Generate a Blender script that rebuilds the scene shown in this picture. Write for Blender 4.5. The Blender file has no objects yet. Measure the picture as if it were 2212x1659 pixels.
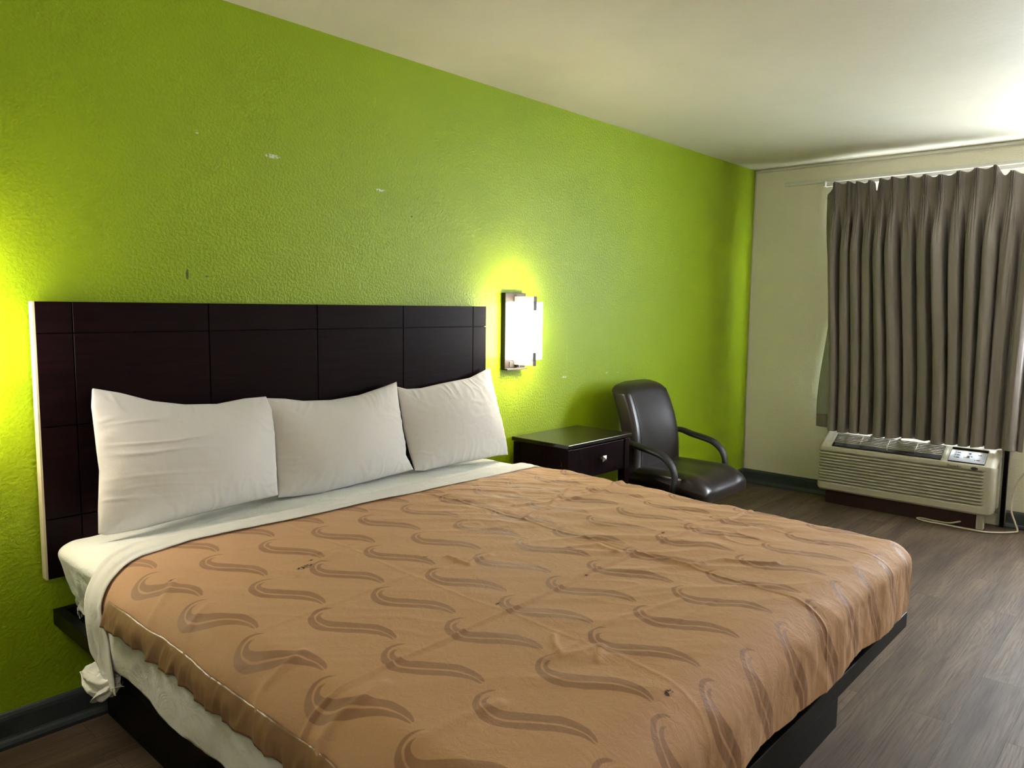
import bpy, bmesh, math, random
import numpy as np
from mathutils import Vector, Matrix
C = bpy.context.scene.collection
PI = math.pi
sc = bpy.context.scene

# ---------------------------------------------------------------- camera
IMG_W, IMG_H = 2212, 1659
CAM_YAW, CAM_PITCH, CAM_ROLL = math.radians(47.704), math.radians(5.858), math.radians(-0.695)
cam_d = bpy.data.cameras.new('camera'); cam = bpy.data.objects.new('camera', cam_d); C.objects.link(cam)
cam_d.sensor_fit = 'HORIZONTAL'; cam_d.sensor_width = 36.0
cam_d.lens = 1634.77 / IMG_W * 36.0
cam_d.clip_start = 0.05; cam_d.clip_end = 60
_f = Vector((math.sin(CAM_YAW)*math.cos(CAM_PITCH), math.cos(CAM_YAW)*math.cos(CAM_PITCH), -math.sin(CAM_PITCH)))
_r = Vector((math.cos(CAM_YAW), -math.sin(CAM_YAW), 0)); _d = _f.cross(_r)
_r2 = math.cos(CAM_ROLL)*_r + math.sin(CAM_ROLL)*_d; _d2 = -math.sin(CAM_ROLL)*_r + math.cos(CAM_ROLL)*_d
cam.matrix_world = Matrix(((_r2.x, -_d2.x, -_f.x, -5.68103), (_r2.y, -_d2.y, -_f.y, -2.64717),
                           (_r2.z, -_d2.z, -_f.z, 1.37727), (0, 0, 0, 1)))
sc.camera = cam

# ---------------------------------------------------------------- world, lights, exposure
w = bpy.data.worlds.new('daylight'); sc.world = w; w.use_nodes = True
w.node_tree.nodes['Background'].inputs[0].default_value = (0.86, 0.93, 1.0, 1)
w.node_tree.nodes['Background'].inputs[1].default_value = 12.0
sc.view_settings.view_transform = 'Standard'; sc.view_settings.look = 'None'
sc.view_settings.gamma = 1.0; sc.view_settings.use_curve_mapping = False
sc.view_settings.exposure = 1.55
SCONCE_EMIT = 9.5
FILL_EMIT = 15.0

# ---------------------------------------------------------------- helpers
def srgb(r, g, b):
    def f(c):
        c /= 255.0
        return c/12.92 if c <= 0.04045 else ((c+0.055)/1.055)**2.4
    return (f(r), f(g), f(b), 1.0)

class NT:
    def __init__(s, name):
        s.m = bpy.data.materials.new(name); s.m.use_nodes = True
        s.t = s.m.node_tree; s.bsdf = s.t.nodes['Principled BSDF']; s.out = s.t.nodes['Material Output']
        s._obj = None
    def n(s, typ, **kw):
        nd = s.t.nodes.new(typ)
        for k, v in kw.items():
            if k.startswith('_'):
                nd.inputs[k[1:].replace('_', ' ')].default_value = v
            else:
                setattr(nd, k, v)
        return nd
    def l(s, a, b): s.t.links.new(a, b)
    def obj(s):
        if s._obj is None: s._obj = s.n('ShaderNodeTexCoord').outputs['Object']
        return s._obj
    def mapping(s, scale=(1, 1, 1), loc=(0, 0, 0), rot=(0, 0, 0), src=None):
        m = s.n('ShaderNodeMapping'); m.inputs['Scale'].default_value = scale
        m.inputs['Location'].default_value = loc; m.inputs['Rotation'].default_value = rot
        s.l(src or s.obj(), m.inputs['Vector']); return m.outputs[0]
    def noise(s, scale, detail=3, rough=0.5, vec=None, dist=0.0):
        x = s.n('ShaderNodeTexNoise'); x.inputs['Scale'].default_value = scale
        x.inputs['Detail'].default_value = detail; x.inputs['Roughness'].default_value = rough
        x.inputs['Distortion'].default_value = dist
        s.l(vec or s.obj(), x.inputs['Vector']); return x.outputs['Fac']
    def math(s, op, a, b=None, c=None, clamp=False):
        x = s.n('ShaderNodeMath', operation=op); x.use_clamp = clamp
        for i, v in enumerate((a, b, c)):
            if v is None: continue
            if isinstance(v, (int, float)): x.inputs[i].default_value = v
            else: s.l(v, x.inputs[i])
        return x.outputs[0]
    def ramp(s, fac, lo, hi, a=0.0, b=1.0):
        x = s.n('ShaderNodeMapRange'); x.clamp = True
        s.l(fac, x.inputs[0])
        for i, v in zip((1, 2, 3, 4), (lo, hi, a, b)): x.inputs[i].default_value = v
        return x.outputs[0]
    def mix(s, fac, a, b, mode='MIX'):
        x = s.n('ShaderNodeMix', data_type='RGBA', blend_type=mode)
        if isinstance(fac, (int, float)): x.inputs[0].default_value = fac
        else: s.l(fac, x.inputs[0])
        for i, v in ((6, a), (7, b)):
            if isinstance(v, tuple): x.inputs[i].default_value = v
            else: s.l(v, x.inputs[i])
        return x.outputs[2]
    def bump(s, h, strength, dist, prev=None):
        x = s.n('ShaderNodeBump'); x.inputs['Strength'].default_value = strength
        x.inputs['Distance'].default_value = dist; s.l(h, x.inputs['Height'])
        if prev is not None: s.l(prev, x.inputs['Normal'])
        return x.outputs[0]
    def spot(s, cx, rx, ex=6.0, seed=0.0, thr=0.5, nscale=60):
        """mask of a small mark centred at cx with half sizes rx (object space), broken up by noise"""
        v = s.mapping(scale=tuple(1.0/r for r in rx), loc=tuple(-c/r for c, r in zip(cx, rx)))
        ln = s.n('ShaderNodeVectorMath', operation='LENGTH'); s.l(v, ln.inputs[0])
        a = s.ramp(ln.outputs['Value'], 0.75, 1.0, 1.0, 0.0)
        nz = s.ramp(s.noise(nscale, 2, 0.6, vec=s.mapping(loc=(seed, seed, seed))), thr-0.04, thr+0.04)
        return s.math('MULTIPLY', a, nz)
    def set(s, color=None, rough=None, metal=None, **kw):
        if color is not None:
            if isinstance(color, tuple): s.bsdf.inputs['Base Color'].default_value = color
            else: s.l(color, s.bsdf.inputs['Base Color'])
        if rough is not None:
            if isinstance(rough, (int, float)): s.bsdf.inputs['Roughness'].default_value = rough
            else: s.l(rough, s.bsdf.inputs['Roughness'])
        if metal is not None: s.bsdf.inputs['Metallic'].default_value = metal
        for k, v in kw.items(): s.bsdf.inputs[k.replace('_', ' ')].default_value = v
        return s
    def normal(s, n): s.l(n, s.bsdf.inputs['Normal']); return s

def tag(o, label=None, cat=None, group=None, kind=None):
    if label: o['label'] = label
    if cat: o['category'] = cat
    if group: o['group'] = group
    if kind: o['kind'] = kind
    return o
def link(name, me, mat=None, parent=None, smooth=False, mods=()):
    o = bpy.data.objects.new(name, me); C.objects.link(o)
    if mat is not None:
        for m in (mat if isinstance(mat, (list, tuple)) else [mat]): me.materials.append(m)
    if parent is not None: o.parent = parent
    if smooth: me.polygons.foreach_set('use_smooth', [True]*len(me.polygons))
    return o
def empty(name, label, cat, loc=(0, 0, 0), rotz=0.0, group=None):
    o = bpy.data.objects.new(name, None); C.objects.link(o); o.location = loc; o.rotation_euler = (0, 0, rotz)
    o.empty_display_size = 0.1
    return tag(o, label, cat, group)
def box(bm, x0, x1, y0, y1, z0, z1):
    vs = [bm.verts.new((x, y, z)) for x in (x0, x1) for y in (y0, y1) for z in (z0, z1)]
    q = ((0, 1, 3, 2), (4, 6, 7, 5), (0, 4, 5, 1), (2, 3, 7, 6), (0, 2, 6, 4), (1, 5, 7, 3))
    return [bm.faces.new([vs[i] for i in f]) for f in q]
def finish(name, bm, mat, parent=None, bevel=0.0, seg=2, smooth=False):
    bmesh.ops.recalc_face_normals(bm, faces=bm.faces)
    me = bpy.data.meshes.new(name); bm.to_mesh(me); bm.free()
    o = link(name, me, mat, parent, smooth)
    if bevel:
        b = o.modifiers.new('bevel', 'BEVEL'); b.width = bevel; b.segments = seg; b.limit_method = 'ANGLE'
        b.angle_limit = math.radians(35); b.harden_normals = False
    return o
def boxes(name, lst, mat, parent=None, bevel=0.0, seg=2):
    bm = bmesh.new()
    for b in lst: box(bm, *b)
    return finish(name, bm, mat, parent, bevel, seg)
def grid(name, P, mat, parent=None, smooth=True, closed_u=False, closed_v=False, keep=None, solid=0.0, offset=-1.0, flip=False, mats=None):
    """P: array (nu, nv, 3)"""
    nu, nv = P.shape[:2]
    idx = np.arange(nu*nv).reshape(nu, nv)
    a = idx if closed_u is False else np.vstack([idx, idx[:1]])
    a = a if closed_v is False else np.hstack([a, a[:, :1]])
    q = np.stack([a[:-1, :-1], a[1:, :-1], a[1:, 1:], a[:-1, 1:]], -1).reshape(-1, 4)
    if flip: q = q[:, ::-1]
    if keep is not None: q = q[keep.reshape(-1)]
    used = np.unique(q); remap = -np.ones(nu*nv, int); remap[used] = np.arange(len(used))
    V = P.reshape(-1, 3)[used]; q = remap[q]
    me = bpy.data.meshes.new(name)
    me.vertices.add(len(V)); me.vertices.foreach_set('co', V.astype(np.float32).ravel())
    me.loops.add(q.size); me.loops.foreach_set('vertex_index', q.astype(np.int32).ravel())
    me.polygons.add(len(q)); me.polygons.foreach_set('loop_start', np.arange(0, q.size, 4, dtype=np.int32))
    me.polygons.foreach_set('loop_total', np.full(len(q), 4, dtype=np.int32))
    me.update(calc_edges=True); me.validate()
    o = link(name, me, mat, parent, smooth)
    if solid:
        s = o.modifiers.new('solid', 'SOLIDIFY'); s.thickness = solid; s.offset = offset
    o_used = used
    return o, o_used
def attr(o, name, vals, used):
    a = o.data.attributes.new(name, 'FLOAT', 'POINT')
    a.data.foreach_set('value', vals.reshape(-1)[used].astype(np.float32))
def tube(name, pts, rad, mat, parent=None, seg=10, smooth=True, up=None, caps=True, aspect=1.0):
    """swept round / oval section through pts; rad float or list"""
    pts = [Vector(p) for p in pts]; n = len(pts); bm = bmesh.new(); rings = []
    rads = rad if isinstance(rad, (list, tuple)) else [rad]*n
    u = Vector(up) if up else None
    for i, p in enumerate(pts):
        t = (pts[min(i+1, n-1)]-pts[max(i-1, 0)]).normalized()
        if u is None:
            u = t.orthogonal().normalized()
        s = t.cross(u).normalized(); uu = s.cross(t).normalized()
        if not up: u = uu
        rings.append([bm.verts.new(p+rads[i]*(math.cos(a)*aspect*s+math.sin(a)*uu)) for a in [2*PI*k/seg for k in range(seg)]])
    for i in range(n-1):
        for k in range(seg):
            bm.faces.new((rings[i][k], rings[i][(k+1) % seg], rings[i+1][(k+1) % seg], rings[i+1][k]))
    if caps:
        bm.faces.new(rings[0][::-1]); bm.faces.new(rings[-1])
    return finish(name, bm, mat, parent, smooth=smooth)
def spline(pts, n=12):
    """Catmull-Rom through pts"""
    P = [Vector(p) for p in pts]; P = [2*P[0]-P[1]]+P+[2*P[-1]-P[-2]]; out = []
    for i in range(1, len(P)-2):
        for k in range(n):
            t = k/n
            out.append(0.5*((2*P[i])+(P[i+1]-P[i-1])*t+(2*P[i-1]-5*P[i]+4*P[i+1]-P[i+2])*t*t+(3*P[i]-P[i-1]-3*P[i+1]+P[i+2])*t**3))
    out.append(P[-2]); return out
def cyl(name, c, r, h, mat, parent=None, axis='z', seg=32, bevel=0.0, r2=None):
    bm = bmesh.new()
    bmesh.ops.create_cone(bm, cap_ends=True, segments=seg, radius1=r, radius2=r if r2 is None else r2, depth=h)
    M = Matrix.Identity(4)
    if axis == 'x': M = Matrix.Rotation(PI/2, 4, 'Y')
    if axis == 'y': M = Matrix.Rotation(PI/2, 4, 'X')
    bmesh.ops.transform(bm, matrix=Matrix.Translation(c) @ M, verts=bm.verts)
    o = finish(name, bm, mat, parent, bevel); 
    for p in o.data.polygons:
        if len(p.vertices) == 4: p.use_smooth = True
    return o
def text(name, s, size, loc, rot, mat, parent=None, shear=0.0, ext=0.0002):
    cu = bpy.data.curves.new(name, 'FONT'); cu.body = s; cu.size = size; cu.extrude = ext; cu.shear = shear
    cu.align_x = 'CENTER'; cu.align_y = 'CENTER'
    t = bpy.data.objects.new(name+'_tmp', cu); C.objects.link(t)
    dg = bpy.context.evaluated_depsgraph_get(); me = bpy.data.meshes.new_from_object(t.evaluated_get(dg))
    bpy.data.objects.remove(t); me.name = name
    o = link(name, me, None, parent); me.materials.clear(); me.materials.append(mat)
    o.location = loc; o.rotation_euler = rot; return o

# numpy gradient noise
_rng = np.random.RandomState(7)
_perm = _rng.permutation(512); _ang = _rng.rand(512)*2*PI
def pn(x, y, seed=0):
    x = np.asarray(x, float)+seed*17.31; y = np.asarray(y, float)+seed*9.73
    xi = np.floor(x).astype(int); yi = np.floor(y).astype(int); xf = x-xi; yf = y-yi
    def g(i, j):
        h = _perm[(_perm[i & 511]+j) & 511]; a = _ang[h]; return np.cos(a), np.sin(a)
    def dt(i, j):
        gx, gy = g(xi+i, yi+j); return gx*(xf-i)+gy*(yf-j)
    u = xf**3*(xf*(xf*6-15)+10); v = yf**3*(yf*(yf*6-15)+10)
    a = dt(0, 0)*(1-u)+dt(1, 0)*u; b = dt(0, 1)*(1-u)+dt(1, 1)*u
    return (a*(1-v)+b*v)*1.4
def fbm(x, y, o=4, seed=0, g=0.5):
    s = 0; a = 1.0
    for k in range(o): s = s+a*pn(x*2**k, y*2**k, seed+k*3); a *= g
    return s
def ridge(x, y, seed=0): return 1-np.abs(pn(x, y, seed))*2
def sstep(a, b, x):
    t = np.clip((x-a)/(b-a), 0, 1); return t*t*(3-2*t)

# ---------------------------------------------------------------- materials
def mat_wall(name, col, col2, rough, bscale=75, bstr=0.35, extra=None):
    m = NT(name)
    big = m.noise(1.6, 3, 0.5)
    c = m.mix(m.ramp(big, 0.35, 0.65), col, col2)
    n1 = m.noise(bscale*1.25, 2, 0.5, dist=0.1); n2 = m.noise(bscale*0.4, 2, 0.5)
    h = m.math('ADD', m.ramp(n1, 0.36, 0.66), m.math('MULTIPLY', n2, 0.6))
    if extra: c = extra(m, c)
    m.set(c, rough, Specular_IOR_Level=0.33).normal(m.bump(h, bstr, 0.0035))
    return m
def green_extra(m, c):
    white = (0.62, 0.68, 0.5, 1)
    for cx, rx, s in (((-4.13, 0, 1.93), (0.035, 0.5, 0.009), 1), ((-4.42, 0, 1.97), (0.008, 0.5, 0.008), 2),
                      ((-3.62, 0, 1.865), (0.03, 0.5, 0.006), 3), ((-1.92, 0, 0.985), (0.012, 0.5, 0.006), 4),
                      ((-1.80, 0, 0.982), (0.008, 0.5, 0.006), 5), ((-2.33, 0, 0.985), (0.03, 0.5, 0.006), 6)):
        c = m.mix(m.spot(cx, rx, seed=s, nscale=90, thr=0.48), c, white)
    for cx, rx, s in (((-4.47, 0, 1.475), (0.006, 0.5, 0.02), 7), ((-4.40, 0, 1.47), (0.005, 0.5, 0.004), 8),
                      ((-3.45, 0, 1.77), (0.006, 0.5, 0.004), 9)):
        c = m.mix(m.spot(cx, rx, seed=s, nscale=20, thr=0.2), c, (0.10, 0.13, 0.02, 1))
    c = m.mix(m.math('MULTIPLY', m.spot((-2.315, 0, 1.085), (0.0022, 0.5, 0.125), seed=3, nscale=30, thr=0.35), 0.45), c, (0.5, 0.62, 0.2, 1))
    return c
M_green = mat_wall('green_wall_paint', (0.300, 0.430, 0.003, 1), (0.275, 0.400, 0.0035, 1), 0.42, 75, 0.30, green_extra)
M_cream = mat_wall('cream_wall_paint', (0.80, 0.765, 0.63, 1), (0.77, 0.735, 0.60, 1), 0.55, 85, 0.35)
def ceil_extra(m, c):
    stain = (0.47, 0.46, 0.30, 1)
    nz = m.noise(2.2, 4, 0.6)
    c = m.mix(m.math('MULTIPLY', m.ramp(nz, 0.52, 0.72), 0.35), c, (0.56, 0.55, 0.42, 1))
    for cx, rx, s in (((-3.66, -0.42, 0), (0.16, 0.05, 0.5), 1), ((-3.35, -0.50, 0), (0.10, 0.045, 0.5), 2)):
        c = m.mix(m.math('MULTIPLY', m.spot(cx, rx, seed=s, nscale=6, thr=0.25), 0.45), c, stain)
    c = m.mix(m.spot((-3.36, -1.05, 0), (0.03, 0.014, 0.5), seed=3, nscale=40, thr=0.35), c, (0.42, 0.38, 0.16, 1))
    # scuffed scratches
    v = m.mapping(scale=(16, 160, 1), rot=(0, 0, math.radians(-33)))
    scr = m.ramp(m.noise(1.0, 3, 0.6, vec=v), 0.60, 0.64)
    for cx, rx in (((-2.64, -1.02, 0), (0.19, 0.075, 0.5)), ((-2.9, -0.83, 0), (0.05, 0.04, 0.5)), ((-2.9, -1.15, 0), (0.12, 0.04, 0.5))):
        c = m.mix(m.math('MULTIPLY', m.math('MULTIPLY', m.spot(cx, rx, seed=5, nscale=3, thr=0.1), scr), 0.75), c, (0.25, 0.2, 0.13, 1))
    return c
M_ceil = mat_wall('ceiling_paint', (0.68, 0.635, 0.50, 1), (0.71, 0.67, 0.54, 1), 0.6, 28, 0.10, ceil_extra)
def mat_simple(name, col, rough=0.5, metal=0.0, bscale=None, bstr=0.1, **kw):
    m = NT(name); nz = m.noise(35, 3, 0.5)
    a = tuple(c*0.9 for c in col[:3])+(1,)
    m.set(m.mix(nz, a, col), rough, metal, **kw)
    if bscale: m.normal(m.bump(m.noise(bscale, 3, 0.5), bstr, 0.002))
    return m.m
M_base = mat_simple('slate_baseboard_paint', (0.045, 0.058, 0.066, 1), 0.42, bscale=40, bstr=0.15)

def mat_floor():
    m = NT('vinyl_plank_floor')
    br = m.n('ShaderNodeTexBrick'); br.offset = 0.37; br.offset_frequency = 2; br.squash = 1.0
    m.l(m.mapping(), br.inputs['Vector'])
    br.inputs['Color1'].default_value = (0.0, 0, 0, 1); br.inputs['Color2'].default_value = (1, 1, 1, 1)
    br.inputs['Mortar'].default_value = (0.5, 0.5, 0.5, 1)
    br.inputs['Scale'].default_value = 1.0; br.inputs['Mortar Size'].default_value = 0.0012
    br.inputs['Mortar Smooth'].default_value = 0.2
    br.inputs['Brick Width'].default_value = 1.22; br.inputs['Row Height'].default_value = 0.152
    rnd = m.n('ShaderNodeSeparateColor'); m.l(br.outputs['Color'], rnd.inputs[0])
    # per plank offset of the grain
    off = m.n('ShaderNodeCombineXYZ'); m.l(m.math('MULTIPLY', rnd.outputs[0], 13.0), off.inputs[0]); m.l(m.math('MULTIPLY', rnd.outputs[0], 5.0), off.inputs[2])
    add = m.n('ShaderNodeVectorMath', operation='ADD'); m.l(m.obj(), add.inputs[0]); m.l(off.outputs[0], add.inputs[1])
    p = add.outputs[0]
    warp = m.noise(1.3, 2, 0.5, vec=m.mapping(scale=(0.8, 3, 1), src=p))
    wv = m.n('ShaderNodeVectorMath', operation='ADD'); m.l(m.mapping(scale=(0.45, 9, 1), src=p), wv.inputs[0])
    cw = m.n('ShaderNodeCombineXYZ'); m.l(m.math('MULTIPLY', warp, 5.5), cw.inputs[1]); m.l(cw.outputs[0], wv.inputs[1])
    rings = m.n('ShaderNodeTexWave', wave_type='BANDS', bands_direction='Y'); rings.inputs['Scale'].default_value = 1.5
    rings.inputs['Distortion'].default_value = 3.0; rings.inputs['Detail'].default_value = 3; rings.inputs['Detail Scale'].default_value = 1.5
    m.l(wv.outputs[0], rings.inputs['Vector'])
    fine = m.noise(1.0, 4, 0.65, vec=m.mapping(scale=(4, 150, 1), src=p))
    blotch = m.noise(1.0, 3, 0.55, vec=m.mapping(scale=(1.1, 8, 1), src=p))
    base = m.mix(m.ramp(blotch, 0.3, 0.7), (0.045, 0.029, 0.019, 1), (0.180, 0.124, 0.084, 1))
    base = m.mix(m.math('MULTIPLY', rings.outputs['Fac'], 0.28), base, (0.062, 0.047, 0.040, 1))
    base = m.mix(m.ramp(fine, 0.50, 0.66, 0.0, 0.6), base, (0.040, 0.031, 0.028, 1))
    base = m.mix(m.math('MULTIPLY', rnd.outputs[0], 0.30), base, (0.115, 0.084, 0.064, 1))
    base = m.mix(m.math('MULTIPLY', br.outputs['Fac'], 0.55), base, (0.03, 0.024, 0.02, 1))
    h = m.math('SUBTRACT', m.math('MULTIPLY', fine, -0.5), m.math('MULTIPLY', br.outputs['Fac'], 0.6))
    m.set(base, m.ramp(fine, 0.3, 0.7, 0.5, 0.64), Specular_IOR_Level=0.18).normal(m.bump(h, 0.35, 0.0012))
    return m.m
M_floor = mat_floor()

def mat_darkwood(name='dark_espresso_veneer', rough=0.33, chips=()):
    m = NT(name)
    g = m.noise(1.0, 4, 0.6, vec=m.mapping(scale=(6, 6, 90)))
    g2 = m.noise(1.0, 3, 0.6, vec=m.mapping(scale=(80, 80, 5)))
    c = m.mix(m.ramp(g, 0.4, 0.7), (0.0060, 0.0018, 0.0028, 1), (0.012, 0.0036, 0.0050, 1))
    worn = m.math('MULTIPLY', m.ramp(m.noise(70, 4, 0.75), 0.70, 0.74), m.ramp(m.noise(4, 2, 0.5), 0.52, 0.6))
    c = m.mix(worn, c, (0.16, 0.11, 0.09, 1))
    for cx, rx, s in chips:
        c = m.mix(m.spot(cx, rx, seed=s, nscale=90, thr=0.42), c, (0.55, 0.45, 0.36, 1))
    m.set(c, m.ramp(g2, 0.3, 0.7, rough-0.05, rough+0.1), Specular_IOR_Level=0.07).normal(m.bump(g2, 0.05, 0.001))
    return m.m
M_wood = mat_darkwood()
M_nstop = mat_simple('dark_glossy_table_top', (0.020, 0.016, 0.009, 1), 0.15)
M_woodns = mat_darkwood('dark_nightstand_veneer', 0.3, chips=(((0.03, -0.40, 0.697), (0.012, 0.012, 0.012), 1), ((0.06, -0.40, 0.698), (0.018, 0.01, 0.008), 2),
                        ((0.0, -0.34, 0.60), (0.01, 0.01, 0.03), 3), ((0.0, -0.335, 0.52), (0.01, 0.006, 0.06), 4), ((0.035, -0.385, 0.50), (0.008, 0.01, 0.03), 5)))
M_edge = mat_simple('pale_worn_edge_band', (0.62, 0.55, 0.38, 1), 0.5)
M_black = mat_simple('black_painted_board', (0.0035, 0.0035, 0.0036, 1), 0.4, bscale=30, bstr=0.08, Specular_IOR_Level=0.12)
M_blackp = mat_simple('black_moulded_plastic', (0.010, 0.011, 0.012, 1), 0.55, bscale=300, bstr=0.1)

def mat_cloth(name, col, rough=0.8, wr=0.4, weave=True, scale=14, aniso=(1, 1, 1), col2=None):
    m = NT(name)
    n = m.noise(scale, 4, 0.6, vec=m.mapping(scale=aniso), dist=0.6)
    rd = m.math('ABSOLUTE', m.math('SUBTRACT', n, 0.5))
    nb = m.bump(m.ramp(rd, 0.0, 0.12), wr, 0.004)
    nb = m.bump(m.noise(420, 2, 0.5), 0.06, 0.001, nb)
    cc = col if col2 is None else m.mix(m.ramp(m.noise(9, 3, 0.6), 0.4, 0.7), col, col2)
    m.set(cc, rough, Sheen_Weight=0.15, Specular_IOR_Level=0.25).normal(nb)
    return m.m
M_sheet = mat_cloth('white_sheet_cotton', (0.71, 0.695, 0.68, 1), 0.85, 0.22, scale=11)
M_fitted = mat_cloth('white_fitted_sheet_cotton', (0.78, 0.80, 0.77, 1), 0.82, 0.3, scale=16)
M_pillow = mat_cloth('white_pillowcase_cotton', (0.66, 0.635, 0.62, 1), 0.85, 0.10, scale=9)

def mat_spread():
    m = NT('tan_jacquard_bedspread')
    def at(n): return m.n('ShaderNodeAttribute', attribute_name=n).outputs['Fac']
    sw = m.ramp(m.math('MINIMUM', at('swirl_outer'), at('swirl_inner')), -0.0007, 0.0007, 1.0, 0.0)
    edge = m.ramp(m.math('ABSOLUTE', m.math('MINIMUM', at('swirl_outer'), at('swirl_inner'))), 0.0, 0.0022, 1.0, 0.0)
    st = at('stain')
    grain = m.noise(260, 2, 0.6)
    base = m.mix(grain, (0.480, 0.275, 0.155, 1), (0.590, 0.350, 0.208, 1))
    base = m.mix(m.math('MULTIPLY', m.ramp(m.noise(3, 3, 0.6), 0.45, 0.7), 0.25), base, (0.53, 0.290, 0.128, 1))
    satin = m.mix(m.noise(25, 2, 0.5), (0.305, 0.160, 0.088, 1), (0.355, 0.188, 0.106, 1))
    c = m.mix(sw, base, satin)
    c = m.mix(m.math('MULTIPLY', edge, 0.18), c, (0.62, 0.36, 0.19, 1))
    burn = m.math('MULTIPLY', m.ramp(st, 0.0, 0.004, 1.0, 0.0), m.ramp(m.noise(160, 2, 0.5), 0.44, 0.5))
    c = m.mix(burn, c, (0.035, 0.012, 0.008, 1))
    rough = m.mix(sw, (0.76, 0.76, 0.76, 1), (0.60, 0.60, 0.60, 1))
    n1 = m.noise(24, 4, 0.6, vec=m.mapping(scale=(1.0, 1.0, 0.6), rot=(0, 0, math.radians(48))), dist=0.8)
    nb = m.bump(m.ramp(m.math('ABSOLUTE', m.math('SUBTRACT', n1, 0.5)), 0.0, 0.10), 0.14, 0.003)
    nb = m.bump(m.noise(330, 2, 0.6), 0.10, 0.001, nb)
    m.set(c, None, Sheen_Weight=0.12, Sheen_Roughness=0.4, Specular_IOR_Level=0.28); m.bsdf.inputs['Sheen Tint'].default_value = (1.0, 0.75, 0.55, 1)
    m.l(rough, m.bsdf.inputs['Roughness']); m.normal(nb)
    return m.m
M_spread = mat_spread()
def mat_satin():
    m = NT('tan_satin_border')
    m.set(m.mix(m.noise(20, 2, 0.5), (0.23, 0.125, 0.069, 1), (0.34, 0.19, 0.11, 1)), 0.33)
    m.normal(m.bump(m.noise(1.0, 3, 0.5, vec=m.mapping(scale=(4, 42, 4))), 0.6, 0.006)); return m.m
M_satin = mat_satin()
def mat_curtain():
    m = NT('taupe_blackout_curtain')
    n = m.noise(240, 2, 0.6)
    hol = m.n('ShaderNodeAttribute', attribute_name='stitch').outputs['Fac']
    c = m.mix(n, (0.185, 0.158, 0.140, 1), (0.240, 0.206, 0.184, 1))
    m.set(c, 0.42, Sheen_Weight=0.35, Sheen_Roughness=0.35, Specular_IOR_Level=0.5); m.bsdf.inputs['Sheen Tint'].default_value = (1, .95, .88, 1)
    m.normal(m.bump(n, 0.12, 0.001))
    tr = m.n('ShaderNodeBsdfTransparent'); mx = m.n('ShaderNodeMixShader')
    m.l(m.ramp(hol, 0.4, 0.6), mx.inputs[0]); m.l(m.bsdf.outputs[0], mx.inputs[1]); m.l(tr.outputs[0], mx.inputs[2]); m.l(mx.outputs[0], m.out.inputs[0])
    return m.m
M_curtain = mat_curtain()
M_lining = mat_simple('pale_green_grey_lining', (0.34, 0.36, 0.32, 1), 0.5)
def mat_leather():
    m = NT('dark_brown_leatherette')
    v = m.n('ShaderNodeTexVoronoi'); v.inputs['Scale'].default_value = 420; m.l(m.obj(), v.inputs['Vector'])
    c = m.mix(m.noise(8, 3, 0.5), (0.018, 0.013, 0.013, 1), (0.026, 0.019, 0.019, 1))
    nb = m.bump(m.noise(9, 3, 0.6, dist=0.5), 0.16, 0.006)
    m.set(c, 0.30, Specular_IOR_Level=0.5).normal(m.bump(v.outputs['Distance'], 0.08, 0.0006, nb)); return m.m
M_leather = mat_leather()
M_ac = mat_simple('aged_beige_abs', (0.50, 0.47, 0.375, 1), 0.42)
M_acgrille = mat_simple('beige_grille_slat', (0.36, 0.335, 0.245, 1), 0.45)
M_acdark = mat_simple('dark_vent_cavity', (0.02, 0.017, 0.014, 1), 0.7)
M_sleeve = mat_simple('grey_metal_sleeve', (0.30, 0.30, 0.28, 1), 0.35, 0.4)
M_kick = mat_simple('dark_maroon_subbase', (0.030, 0.008, 0.008, 1), 0.45)
M_panel = mat_simple('pale_blue_grey_label', (0.50, 0.53, 0.62, 1), 0.35)
M_btn = mat_simple('dark_grey_button', (0.10, 0.10, 0.12, 1), 0.4)
M_btnred = mat_simple('red_button', (0.35, 0.10, 0.08, 1), 0.4)
M_lcd = mat_simple('olive_display', (0.14, 0.11, 0.06, 1), 0.2)
M_ink = mat_simple('dark_ink', (0.03, 0.03, 0.03, 1), 0.6)
M_nickel = mat_simple('brushed_nickel', (0.040, 0.037, 0.032, 1), 0.5, 0.0)
M_plate = mat_simple('darkened_nickel_plate', (0.014, 0.013, 0.012, 1), 0.5, 0.0, Specular_IOR_Level=0.2)  # nickel painted darker to offset the lamp's glow on it
M_knob = mat_simple('nickel_knob', (0.55, 0.52, 0.47, 1), 0.3, 1.0)
M_nickelw = mat_simple('warm_brushed_nickel', (0.10, 0.078, 0.066, 1), 0.5, 0.0)
M_cord = mat_simple('cream_power_cord', (0.62, 0.53, 0.42, 1), 0.42)
M_white = mat_simple('white_gloss_paint', (0.70, 0.69, 0.62, 1), 0.4)
def mat_emit(name, col, s):
    m = NT(name); m.set(col, 0.4); m.bsdf.inputs['Emission Color'].default_value = col; m.bsdf.inputs['Emission Strength'].default_value = s; return m.m
M_shade = mat_emit('glowing_white_acrylic_shade', (1.0, 0.93, 0.80, 1), SCONCE_EMIT)
M_dome = mat_emit('fill_light_dome', (1.0, 0.90, 0.76, 1), FILL_EMIT)
M_dome2 = mat_emit('dimmer_fill_light_dome', (1.0, 0.90, 0.78, 1), FILL_EMIT*0.62)
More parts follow.
